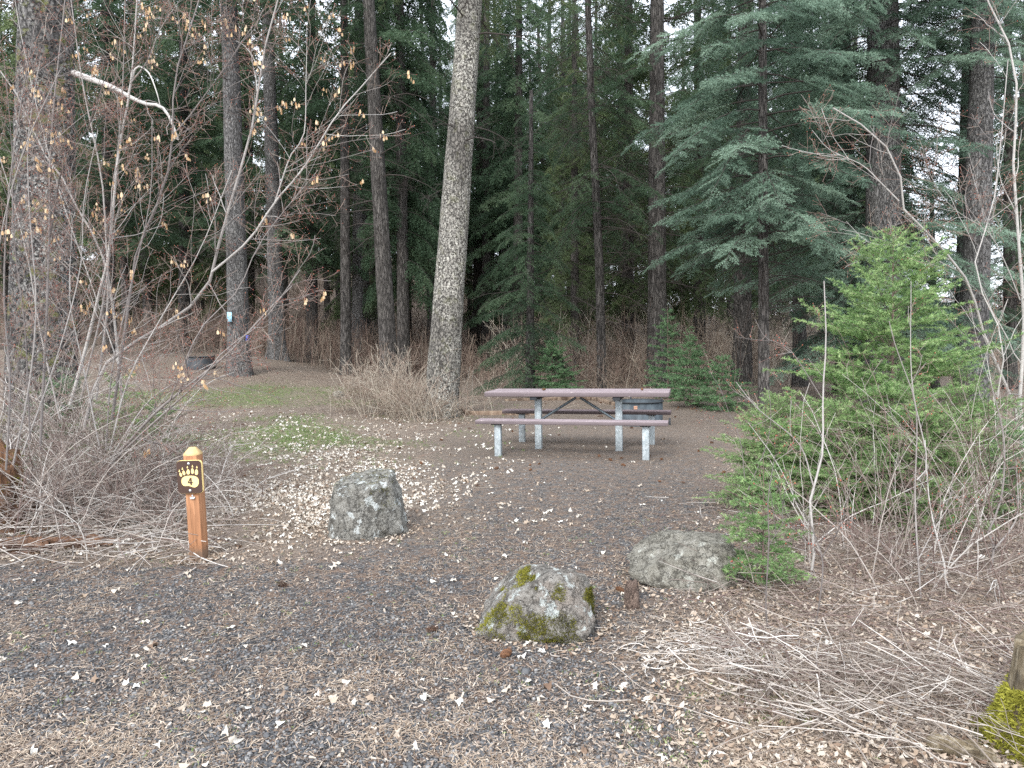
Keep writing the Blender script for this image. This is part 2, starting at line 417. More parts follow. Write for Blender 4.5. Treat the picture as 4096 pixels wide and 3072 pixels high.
k = rng.random(len(x)) < np.clip(fnoise(x, y, .8, 91) - .2, .05, 1); xb, yb = x[k], y[k]
x, y = np.r_[xa, xb], np.r_[ya, yb]
leaves('leaf_litter', x, y, rng.uniform(.026, .07, len(x)) * (1 + np.maximum(y - 5, 0) * .03), np.clip(rng.normal(.62, .28, len(x)), 0, 1), 'pale dry maple leaves scattered over the ground')
# brown leaves on forest floor (right and left banks)
x, y = frustum_points(70000, 2.2, 30, 1.2)
k = (rng.random(len(x)) < (1 - gravel_mask(x, y)) * .8); x, y = x[k], y[k]
for (px_, py_, off, rr_) in ((360, 540, .26, .36), (545, 641, .25, .34), (697, 590, .27, .37), (197, 561, .04, .08), (197, 561, .04, .12)):
    q = G(px_, py_); a_ = rng.uniform(0, 6.28, 260); d_ = rr_ * (1 + np.abs(rng.normal(0, .16, 260))); x = np.r_[x, q[0] + d_ * np.cos(a_)]; y = np.r_[y, q[1] + off + d_ * np.sin(a_)]
lv_t = np.array([[0, 0, .05], [-.5, 0, .1], [-.25, .22, 0], [.1, .27, .06], [.5, .05, .16], [.3, -.2, 0], [-.1, -.26, .05]]); lv_f = [np.array([[0, i + 1, (i + 1) % 6 + 1] for i in range(6)])]
leaves('brown_leaf_litter', x, y, rng.uniform(.012, .036, len(x)) * (1 + y * .025), np.clip(rng.normal(.28, .2, len(x)), 0, 1), 'brown leaf crumbs covering the forest floor')
# grass
gb_t = np.array([[-.06, 0, 0], [.06, 0, 0], [.12, .25, 1]], float)
gb = np.concatenate([gb_t + [0, 0, 0], gb_t * [-1, -1, .8] + [.4, .1, 0], gb_t * [1, -1.5, .9] + [-.35, .2, 0], gb_t * [-2, 1, .7] + [.1, -.4, 0]])
x, y = frustum_points(90000, 8.5, 22, 1.0)
k = rng.random(len(x)) < grass_mask(x, y); x, y = x[k], y[k]
scatter('grass', gb, [np.arange(12).reshape(4, 3)], x, y, rng.uniform(.03, .06, len(x)), M['grass'], rng.beta(2, 2.5, len(x)), -.004, .15, 'short green grass patches left of the picnic table')
# sparse small green weeds near the road and clover bottom right
p = G(725, 722)
xw = np.r_[rng.normal(p[0], .28, 420), rng.uniform(-4, 1.5, 1800)]; yw = np.r_[rng.normal(p[1], .16, 420), rng.uniform(2.2, 6, 1800)]
k = (fnoise(xw, yw, .22, 81) > .55); xw, yw = xw[k], yw[k]
scatter('small_weeds', gb * [1.6, 1.6, .6], [np.arange(12).reshape(4, 3)], xw, yw, rng.uniform(.015, .03, len(xw)), M['grass'], rng.beta(3, 2, len(xw)), 0, .4, 'tiny bright green clover and weeds in the gravel')

# ------------------------------------------------------------------ conifers
def twig_needles(L, n, nl, w, rg, up_=.35, flat=.5, ang=55):
    """needles on a twig along +x. returns (n,3,3)"""
    t = (np.arange(n) + rg.random(n)) / n
    phi = rg.uniform(0, 2 * math.pi, n); a = np.radians(rg.normal(ang, 10, n))
    s = np.stack([np.zeros(n), np.cos(phi), np.sin(phi) * (1 - flat) + up_ * .3], -1); s = norm(s)
    d = np.stack([np.cos(a), np.zeros(n), np.zeros(n)], -1) + s * np.sin(a)[:, None]
    base = np.stack([t * L, np.zeros(n), np.zeros(n)], -1)
    wv = norm(np.cross(d, rg.normal(size=(n, 3)))) * w / 2
    ln = nl * rg.uniform(.75, 1.1, n) * (1.05 - .35 * t)
    return np.stack([base - wv, base + wv, base + d * ln[:, None]], 1)
def spray(L, nt_, tl, nn, nl, w, rg, flat=.5, droop=.25, tip=1):
    """flat branchlet along +x made of side twigs"""
    out = []
    for i in range(nt_):
        t = (i + .5) / nt_; sgn = 1 if i % 2 else -1
        l = tl * (1.1 - .75 * t) * rg.uniform(.75, 1.1)
        T = twig_needles(l, nn, nl, w, rg, flat=flat)
        a = sgn * R(rg.uniform(38, 62)); b = -droop * rg.uniform(.3, 1.2)
        c, s = math.cos(a), math.sin(a); cb, sb = math.cos(b), math.sin(b)
        Mx = np.array([[c * cb, s * cb, sb], [-s, c, 0], [-c * sb, -s * sb, cb]])
        out.append(T @ Mx + np.array([t * L, 0, -droop * L * t * t * .6]))
    out.append(twig_needles(L, int(nn * 2 * tip), nl, w, rg, flat=flat) + np.array([0, 0, -.0]))
    return np.concatenate(out)
def place_sprays(temps, O, D, U, sc, rg):
    """O origins, D x-axis, U approx up"""
    D = norm(D); Yv = norm(np.cross(U, D)); Zv = np.cross(D, Yv)
    B = np.stack([D, Yv, Zv], 1) * sc[:, None, None]
    which = rg.integers(0, len(temps), len(O)); out = []; tt = []
    for i, T in enumerate(temps):
        k = which == i
        if not k.any(): continue
        V = np.einsum('tvk,nkj->ntvj', T, B[k]) + O[k][:, None, None, :]
        out.append(V.reshape(-1, 3, 3)); tt.append(np.repeat(np.where(k)[0], len(T)))
    return np.concatenate(out), np.concatenate(tt)

def crown(rg, zs, Rfun, per_m, temps, L_sp, center=lambda z: np.zeros(2), up0=.15, droop=.35, hang=0., step=.16, mask=None, clump=.35, side_ang=(35, 70), start=.12, wood_r=.018, tintf=None):
    """zs=(z0,z1). returns needle tris, tint, wood (V,F)"""
    nb = int((zs[1] - zs[0]) * per_m * 1.35); step = step * .72
    z = np.sort(rg.uniform(zs[0], zs[1], nb)); az = (np.arange(nb) * 2.399 + rg.normal(0, .35, nb)) % (2 * math.pi)
    Ls = np.array([Rfun(v) for v in z]) * rg.uniform(.65, 1.12, nb)
    if mask is not None:
        keep = np.array([mask(zz, aa) for zz, aa in zip(z, az)]); z, az, Ls = z[keep], az[keep], Ls[keep]; nb = len(z)
    K = 8; P = np.empty((nb, K, 3))
    for i in range(nb):
        c = center(z[i]); P[i, 0] = [c[0], c[1], z[i]]
    e = rg.normal(up0, .12, nb); d = np.stack([np.cos(az) * np.cos(e), np.sin(az) * np.cos(e), np.sin(e)], -1)
    for j in range(1, K):
        d = norm(d + rg.normal(0, .06, (nb, 3)) + np.array([0, 0, -droop / K * (2.2 - 1.9 * j / K)]))
        P[:, j] = P[:, j - 1] + d * (Ls / (K - 1))[:, None]
    Rd = np.maximum(.004, wood_r * np.linspace(1, .2, K)[None] * (Ls / Ls.max())[:, None] ** .6)
    # sprays
    O, D, U, SC, TT = [], [], [], [], []
    for i in range(nb):
        n = max(2, int(Ls[i] * (1 - start) / step)); t = start + (1 - start) * (np.arange(n) + rg.random(n) * .8) / n
        t = np.minimum(t, .995)
        f = t * (K - 1); q = np.minimum(f.astype(int), K - 2); w = (f - q)[:, None]
        p = P[i, q] * (1 - w) + P[i, q + 1] * w; tan = norm(P[i, q + 1] - P[i, q])
        lat = norm(np.cross(tan, [0, 0, 1.])) * np.where(np.arange(n) % 2, 1., -1.)[:, None]
        a = np.radians(rg.uniform(*side_ang, n))[:, None]
        a[-1] = .1
        dd = tan * np.cos(a) + lat * np.sin(a) + np.array([0, 0, -1.]) * (hang + rg.normal(.05, .12, (n, 1)))
        prof = np.sin(np.pi * (.18 + .72 * t)) ** .7
        O.append(p); D.append(dd); U.append(np.tile([0, 0, 1.], (n, 1)) + rg.normal(0, .25, (n, 3)))
        SC.append(L_sp * prof * rg.uniform(.7, 1.15, n) * min(1, .45 + Ls[i] * .5)); TT.append(.35 + clump * rg.normal() * .5 + .25 * t + rg.normal(0, .08, n))
    O, D, U, SC, TT = map(np.concatenate, (O, D, U, SC, TT))
    T, idx = place_sprays(temps, O, D, U, SC, rg)
    tint = np.clip(TT[idx] + rg.normal(0, .09, len(idx)), 0, 1)
    # thin secondary wood for every third spray
    wv, wf = tubes(P, Rd, 4)
    s = np.arange(0, len(O), 2); E = O[s] + norm(D[s]) * SC[s][:, None] * .9
    P2 = np.stack([O[s], (O[s] + E) / 2, E], 1); w2, f2 = tubes(P2, np.full((len(s), 3), .0035) * np.array([1.3, 1, .5]), 3)
    return T, tint, [(wv, wf, .35), (w2, f2, .3)]

def dead_branches(rg, n, z0, z1, L, center, r=.02, droop=-.12, sub=7, mask=None, up0=.1, tintm=.45, subL=.35):
    z = rg.uniform(z0, z1, n); az = rg.uniform(0, 2 * math.pi, n)
    if mask is not None:
        k = np.array([mask(a_, b_) for a_, b_ in zip(z, az)]); z, az = z[k], az[k]; n = len(z)
    Ls = rg.uniform(.35, 1, n) * L; K = 6; P = np.empty((n, K, 3))
    for i in range(n):
        c = center(z[i]); P[i, 0] = [c[0], c[1], z[i]]
    e = rg.normal(up0, .25, n); d = np.stack([np.cos(az) * np.cos(e), np.sin(az) * np.cos(e), np.sin(e)], -1)
    for j in range(1, K):
        d = norm(d + rg.normal(0, .1, (n, 3)) + np.array([0, 0, droop]))
        P[:, j] = P[:, j - 1] + d * (Ls / (K - 1))[:, None]
    Rd = np.maximum(.004, r * np.linspace(1, .25, K)[None] * (Ls / L)[:, None])
    parts = [(*tubes(P, Rd, 4), np.clip(rg.normal(tintm, .1), 0, 1))]
    if sub:
        P1, R1 = spawn(P, Rd, sub, (subL * .4 * L, subL * L), (35, 75), 5, .5, .15, .98, .15, -.06, .0028, rg)
        parts.append((*tubes(P1, R1, 3), np.clip(tintm - .05, 0, 1)))
        P2, R2 = spawn(P1, R1, 4, (subL * .1 * L, subL * .4 * L), (35, 75), 3, .6, .15, .98, .15, -.05, .002, rg)
        parts.append((*tubes(P2, R2, 3), np.clip(tintm, 0, 1)))
    return parts

def trunk_mesh(path, rad, rg, sides=28, rough=.06, flare=.5, flare_h=.6, roots=5):
    """path (k,3), rad (k)"""
    K = len(path); a = np.arange(sides) * 2 * math.pi / sides
    ph = rg.uniform(0, 6.28)
    z = path[:, 2] - path[0, 2]
    fl = flare * np.exp(-z / flare_h)[:, None] * (1 + .45 * np.cos(a * roots + ph)[None, :])
    nz = np.array([[mnoise.noise(Vector((math.cos(t) * 2.2, math.sin(t) * 2.2, zz * 1.3 + ph * 7))) + .5 * mnoise.noise(Vector((math.cos(t) * 6, math.sin(t) * 6, zz * 5 + ph))) for t in a] for zz in z])
    rr = rad[:, None] * (1 + fl + rough * nz)
    V = np.stack([path[:, 0:1] + rr * np.cos(a), path[:, 1:2] + rr * np.sin(a), np.broadcast_to(path[:, 2:3], rr.shape)], -1).reshape(-1, 3)
    i = np.arange(K - 1)[:, None] * sides; j = np.arange(sides)[None]; j2 = (j + 1) % sides
    q = np.stack([i + j, i + j2, i + sides + j2, i + sides + j], -1).reshape(-1, 4)
    return V, q

rgT = np.random.default_rng(21)
SP_FAR = [spray(1., 10, .55, 6, .19, .066, rgT, .5, .3) for _ in range(4)]
SP_MID = [spray(1., 12, .52, 11, .12, .038, rgT, .45, .25) for _ in range(4)]
SP_BLUE = [spray(1., 12, .5, 15, .095, .030, rgT, .35, .2) for _ in range(4)]
SP_HANG = [spray(1., 11, .36, 9, .15, .045, rgT, .5, .35) for _ in range(4)]

def tree(name, label, px, Y, px_top, dia, H, bark, crown_kw=None, dead_kw=None, needle='needle_dark', group=None, cat='tree', seed=0, base=None, flare=.45, sweep=0., sides=28, py_top=0):
    rg = np.random.default_rng(seed + 1000)
    b = on(px, Y) if base is None else np.array(base, float)
    tp = pix(px_top, py_top, b[1]); sl = (tp[0] - b[0]) / max(tp[2] - b[2], .5)
    sy = rg.normal(0, .008)
    def cen(z):
        return np.array([sl * z + sweep * math.sin(min(z, 8) / 8 * math.pi), sy * z])
    t = empty(name, b, label, cat, group)
    zz = np.r_[np.linspace(-.3, 1.5, 10), np.linspace(1.7, H, int(H * 3))]
    path = np.array([[*cen(max(z, 0)), z] for z in zz]); rad = dia / 2 * np.clip(1 - np.maximum(zz, 0) / (H * 1.55), .05, 1)
    V, q = trunk_mesh(path, rad, rg, sides, flare=flare, flare_h=.35 + dia * .3)
    build('trunk', V, q, M[bark], t, smooth=True)
    wood = []
    if crown_kw:
        kw = dict(crown_kw)
        T, ti, w = crown(rg, kw.pop('zs'), kw.pop('Rf'), kw.pop('per_m'), kw.pop('temps'), kw.pop('L'), center=cen, **kw)
        tris_obj('crown', T, M[needle], t, ti); wood += w
    if dead_kw:
        for dk in (dead_kw if isinstance(dead_kw, list) else [dead_kw]):
            wood += dead_branches(rg, center=cen, **dk)
    if wood:
        V, Fc, ti = merge(wood); build('branches', V, Fc, M['dead_branch'], t, ti)
    return t

def front_gap(z0, z1, half=55, prob=0.):
    """no branches toward the road (az around -90 deg) between heights"""
    def f(z, a):
        d = abs((a - math.pi * 1.5 + math.pi) % (2 * math.pi) - math.pi)
        return not (z0 < z < z1 and d < R(half)) or random.random() < prob
    return f

# --- the leaning pale trunk and its neighbours (positions read from the photograph)
tree('conifer', 'thick pale grey leaning trunk rising beside the tan brush left of the picnic table', 440, 14.6, 470, .68, 17, 'bark_pale',
     dict(zs=(8.6, 17), Rf=lambda z: 3.2 - .1 * (z - 8), per_m=5, temps=SP_MID, L=.55, droop=.5, step=.2),
     [dict(n=10, z0=4.5, z1=8.5, L=2.0, r=.022), dict(n=26, z0=1.5, z1=9, L=.55, r=.012, sub=1)], 'needle_olive', seed=1, flare=.22)
tree('conifer', 'straight grey trunk with two blue notices pinned to it', 240, 22, 229, .66, 22, 'bark_grey',
     dict(zs=(10.5, 22), Rf=lambda z: 3.3 - .12 * (z - 9), per_m=5, temps=SP_FAR, L=.7, droop=.55, hang=.3, step=.25),
     [dict(n=40, z0=3.4, z1=11, L=2.4, r=.025, tintm=.6), dict(n=40, z0=1.8, z1=9, L=.6, r=.012, sub=1)], seed=2, flare=.42)
tree('conifer', 'grey trunk with flared roots behind the trunk with the blue notices', 278, 27, 268, .62, 22, 'bark_grey',
     dict(zs=(4.2, 22), Rf=lambda z: 3.2 - .1 * abs(z - 9), per_m=4, temps=SP_FAR, L=.7, droop=.6, hang=.35, step=.28, mask=front_gap(0, 14, 42)),
     dict(n=30, z0=2.5, z1=11, L=2.6, r=.025, tintm=.5), seed=3, flare=.75)
tree('conifer', 'slim grey trunk left of the thick dark trunk behind the tan brush', 346, 26, 344, .40, 22, 'bark_brown',
     dict(zs=(6.5, 22), Rf=lambda z: 2.6 - .06 * abs(z - 9), per_m=4, temps=SP_FAR, L=.6, droop=.7, hang=.5, step=.25, mask=front_gap(0, 16, 40)),
     dict(n=30, z0=3, z1=12, L=1.8, r=.02, tintm=.3), seed=4, flare=.35)
tree('conifer', 'greyish trunk just right of and behind the slim grey trunk', 357, 31, 359, .5, 22, 'bark_grey', None,
     dict(n=20, z0=4, z1=16, L=2.0, r=.02), seed=5)
tree('conifer', 'thick dark brown scaly trunk behind the tan brush, leaning slightly left', 390, 24, 368, .60, 22, 'bark_brown',
     dict(zs=(10, 22), Rf=lambda z: 3.0 - .06 * abs(z - 9), per_m=4, temps=SP_FAR, L=.65, droop=.65, hang=.4, step=.28, mask=front_gap(0, 14, 45)),
     [dict(n=30, z0=4, z1=12, L=2.4, r=.022, tintm=.3), dict(n=40, z0=1.8, z1=9, L=.6, r=.012, sub=1)], seed=6, flare=.3)
tree('cedar', 'reddish brown trunk with hanging foliage right of the thick dark trunk', 404, 27, 400, .50, 23, 'bark_brown',
     dict(zs=(3.6, 23), Rf=lambda z: 1.9 + .05 * abs(z - 7), per_m=7, temps=SP_HANG, L=.9, droop=1.0, hang=1.1, step=.2, mask=front_gap(0, 20, 35)),
     None, seed=7, flare=.3)
tree('conifer', 'nearly black trunk beside the small far post and far table', 479, 41, 483, .85, 26, 'bark_dark',
     dict(zs=(7.5, 26), Rf=lambda z: 4.0 - .1 * abs(z - 10), per_m=5, temps=SP_FAR, L=1.0, droop=.6, hang=.3, step=.35, mask=front_gap(0, 14, 40)),
     dict(n=40, z0=3.0, z1=11, L=3.0, r=.03, tintm=.2), seed=8, flare=.3)
tree('conifer', 'slender trunk with many drooping dead twigs behind the middle of the table', 602, 22.5, 588, .30, 20, 'bark_brown',
     dict(zs=(5.0, 20), Rf=lambda z: 2.9 - .05 * abs(z - 7), per_m=5.5, temps=SP_MID, L=.55, droop=1.0, hang=.25, step=.26, clump=.4, mask=front_gap(0, 20, 25)),
     dict(n=110, z0=1.8, z1=12, L=2.6, r=.016, droop=-.2, tintm=.55, up0=.25), seed=9, flare=.25, sweep=.05)
tree('conifer', 'tall dark grey trunk right of the fire ring behind the table', 657, 23, 656, .64, 22, 'bark_brown',
     dict(zs=(4.2, 22), Rf=lambda z: 2.6, per_m=4, temps=SP_MID, L=.6, droop=.5, hang=.3, step=.26, mask=front_gap(0, 16, 48)),
     [dict(n=40, z0=2.5, z1=12, L=2.2, r=.024, tintm=.25, droop=-.05), dict(n=50, z0=1.6, z1=9, L=1.4, r=.012, tintm=.4)], seed=10, flare=.3)
tree('conifer', 'brown trunk standing left of the slim trunk near the small fir bushes', 742, 24, 744, .62, 20, 'bark_brown',
     dict(zs=(5, 20), Rf=lambda z: 2.6, per_m=5, temps=SP_MID, L=.6, droop=.6, hang=.3, step=.26),
     dict(n=70, z0=2.0, z1=9, L=2.0, r=.016, tintm=.3), seed=11)
def mask11(z, a):
    d = (a - math.pi) % (2 * math.pi)
    return z > 2.9 or random.random() < .5
tree('fir_tree', 'slim trunk at the right end of the gravel pad under blue green boughs', 764, 13.4, 762, .21, 14, 'bark_brown',
     dict(zs=(2.9, 12.5), Rf=lambda z: np.interp(z, [2.5, 3.5, 6.5, 14], [1.5, 2.3, 2.5, .5]), per_m=13, temps=SP_BLUE, L=.52, droop=.55, hang=.12, step=.135, clump=.5, start=.25, up0=.12),
     dict(n=60, z0=1.7, z1=5, L=1.7, r=.014, tintm=.15, droop=-.12), 'needle_blue', seed=12, flare=.2)
tree('fir_tree', 'massive grey trunk under hanging blue green boughs behind the bright young fir', 884, 15.5, 884, .80, 20, 'bark_grey',
     dict(zs=(1.6, 14), Rf=lambda z: np.interp(z, [1.5, 3.0, 5.0, 8, 20], [2.6, 3.3, 3.2, 3.4, 1.5]), per_m=14, temps=SP_BLUE, L=.55, droop=.6, hang=.15, step=.15, clump=.5, start=.2, up0=.1, mask=front_gap(3.9, 6.9, 48, .08)),
     dict(n=80, z0=2, z1=13, L=2.6, r=.018, tintm=.15, droop=-.12), 'needle_blue', seed=13, flare=.3)
tree('conifer', 'dark trunk just behind and left of the massive grey trunk', 850, 18.5, 838, .66, 20, 'bark_dark',
     dict(zs=(2.5, 18), Rf=lambda z: 3.0, per_m=6, temps=SP_MID, L=.6, droop=.7, hang=.3, step=.24),
     dict(n=40, z0=3, z1=13, L=2.4, r=.018, tintm=.1), seed=14)
tree('conifer', 'straight grey trunk against the bright sky near the right edge', 972, 14.5, 981, .54, 18, 'bark_grey',
     dict(zs=(6.3, 16), Rf=lambda z: 2.6, per_m=9, temps=SP_BLUE, L=.46, droop=.9, hang=.3, step=.16, start=.1),
     dict(n=26, z0=2.0, z1=9, L=2.4, r=.014, tintm=.1, droop=-.15, mask=front_gap(2, 7, 60)), 'needle_blue', seed=15, flare=.25)
tree('conifer', 'narrower trunk pressed against the left side of the right edge trunk', 961, 16.2, 968, .36, 18, 'bark_grey', None,
     dict(n=30, z0=4, z1=12, L=2.6, r=.012, tintm=.05, droop=-.15), seed=16)
tree('conifer', 'huge mossy lichen spotted trunk behind the thicket at the left edge', 42, 9.6, 44, .86, 13, 'bark_mossy',
     dict(zs=(8.5, 13), Rf=lambda z: 3, per_m=4, temps=SP_MID, L=.5, step=.2), None, seed=17, flare=.2)
# bare lichen-covered limb of that trunk
big = bpy.data.objects[-1] if False else [o for o in bpy.data.objects if o.get('label', '').startswith('huge mossy')][0]
bl = np.array(big.location)
pts = [pix(74, 73, 9.4), pix(90, 79, 9.2), pix(112, 87, 9.0), pix(128, 96, 8.9), pix(146, 104, 8.8), pix(160, 106, 8.7), pix(170, 118, 8.6), pix(178, 140, 8.6)]
pth = smooth_path(pts, 16)[None] - bl
rr = np.linspace(.04, .012, 16)[None]
c2 = smooth_path([pix(128, 96, 8.9), pix(136, 68, 8.8), pix(148, 72, 8.8), pix(156, 90, 8.7), pix(160, 105, 8.7)], 16)[None] - bl
P1, R1 = spawn(pth, rr, 14, (.2, .6), (40, 80), 5, .4, .3, .98, .25, -.02, .003)
V, Fc, ti = merge([(*tubes(pth, rr, 8), .9), (*tubes(c2, rr * .4, 6), .95), (*tubes(P1, R1, 3), .6)])
build('limb', V, Fc, M['stem'], big, ti, smooth=True)

# --- green conifers filling the middle distance
def Rcone(z0, H, Rm): return lambda z: Rm * max(.12, (H - z) / (H - z0)) ** .8
mids = [
 # px, Y, H, R, z0, temps, needle, hang, droop, seed, label
 (530, 20.5, 8.5, 1.9, .35, 'MID', 'needle_dark', .25, .75, 40, 'dark green bushy fir left of the slender trunk behind the table'),
 (517, 33, 22, 3.0, 3.0, 'FAR', 'needle_dark', .3, .7, 41, 'tall fir rising behind the dark bushy fir'),
 (628, 29, 22, 3.0, 2.5, 'FAR', 'needle_olive', .3, .7, 42, 'tall green fir seen between the slender trunk and the dark grey trunk'),
 (185, 31, 22, 3.2, 4.3, 'FAR', 'needle_dark', .35, .6, 43, 'dense fir filling the dark gap left of the trunk with blue notices'),
 (312, 30, 22, 3.0, 4.2, 'FAR', 'needle_dark', .35, .6, 44, 'deep green fir between the flared grey trunk and the slim grey trunk'),
 (110, 27, 20, 3.2, 4.6, 'FAR', 'needle_dark', .35, .6, 45, 'dark fir behind the bare maple stems at left'),
 (432, 35, 22, 2.2, 4.6, 'FAR', 'needle_dark', .5, .8, 46, 'narrow green fir between the reddish trunk and the leaning pale trunk'),
 (700, 27, 20, 3.1, 2.6, 'FAR', 'needle_olive', .3, .6, 47, 'green fir behind the small fir bushes by the fire ring'),
 (800, 23, 18, 2.8, 3.0, 'MID', 'needle_dark', .3, .6, 48, 'dark fir behind the slim trunk and the blue green boughs'),
 (1010, 20, 13, 2.2, 1.2, 'MID', 'needle_dark', .25, .6, 49, 'dark fir at the right edge behind the white stems'),
 (935, 18.5, 5.6, 3.0, .8, 'BLUE', 'needle_blue', .1, .5, 50, 'lower blue green fir right of the massive trunk, below the open sky'),
 (575, 27, 14, 2.2, 2.2, 'MID', 'needle_olive', .3, .8, 51, 'olive green fir directly behind the slender trunk'),
 (20, 22, 16, 2.8, 4.2, 'FAR', 'needle_olive', .3, .6, 52, 'olive fir showing past the left side of the mossy trunk'),
 (250, 36, 24, 3.4, 4.5, 'FAR', 'needle_olive', .35, .6, 53, 'olive tinted fir behind the two grey trunks'),
 (470, 47, 15, 3.0, 4.0, 'FAR', 'needle_olive', .3, .7, 54, 'distant fir showing right of the leaning pale trunk'),
]
TM = {'FAR': SP_FAR, 'MID': SP_MID, 'BLUE': SP_BLUE}
for px_, Y_, H_, Rm, z0, tm, nd, hg, dr, sd, lb in mids:
    far = tm == 'FAR'
    tree('fir_tree', lb, px_, Y_, px_ + random.uniform(-3, 3), .12 + H_ * .018, H_, 'bark_brown',
         dict(zs=(z0, H_ - .3), Rf=Rcone(z0, H_ * 1.15, Rm), per_m=6.5 if far else 9, temps=TM[tm], L=.75 if far else .5, droop=dr, hang=hg, step=.26 if far else .2, clump=.45),
         dict(n=24, z0=1.2, z1=z0 + 3, L=1.8, r=.016, tintm=.3), nd, seed=sd, sides=14)

# --- distant forest: prototypes copied
protos = []
for i, (nd, hg) in enumerate([('needle_dark', .35), ('needle_olive', .3), ('needle_dark', .6), ('needle_olive', .5)]):
    t = tree('fir_tree', 'distant conifer merging into the dense forest behind the clearing', 512, 60, 512, .45, 22, 'bark_grey' if i % 2 else 'bark_brown',
             dict(zs=(3.0 if i % 2 else 6.0, 22), Rf=Rcone(3., 24, 3.0), per_m=5.5, temps=SP_FAR, L=.95, droop=.6, hang=hg, step=.36, clump=.4),
             dict(n=26, z0=1.5, z1=8, L=2.0, r=.02, tintm=.4), nd, group='distant conifers', seed=70 + i, sides=10)
    protos.append(t)
used = set()
rgF = np.random.default_rng(5)
spots = []
for _ in range(4000):
    Y_ = rgF.uniform(33, 74); px_ = rgF.uniform(-120, 1150)
    # openings to the sky: right of the massive trunk, and above the far clearing
    if 900 < px_ < 968: continue
    if 418 < px_ < 478 and rgF.random() < .8: continue
    if px_ > 968 and rgF.random() < .5: continue
    p_ = on(px_, Y_)
    if all((p_[0] - q[0]) ** 2 + (p_[1] - q[1]) ** 2 > 2.9 ** 2 for q in spots): spots.append(p_)
    if len(spots) >= 120: break
for i, p_ in enumerate(spots):
    k = i % 4
    c = protos[k] if k not in used else copy_tree(protos[k]); used.add(k)
    c.location = p_; c.rotation_euler = (0, 0, rgF.uniform(0, 6.28)); s = rgF.uniform(.74, 1.15); c.scale = (s * 1.05, s * 1.05, s)

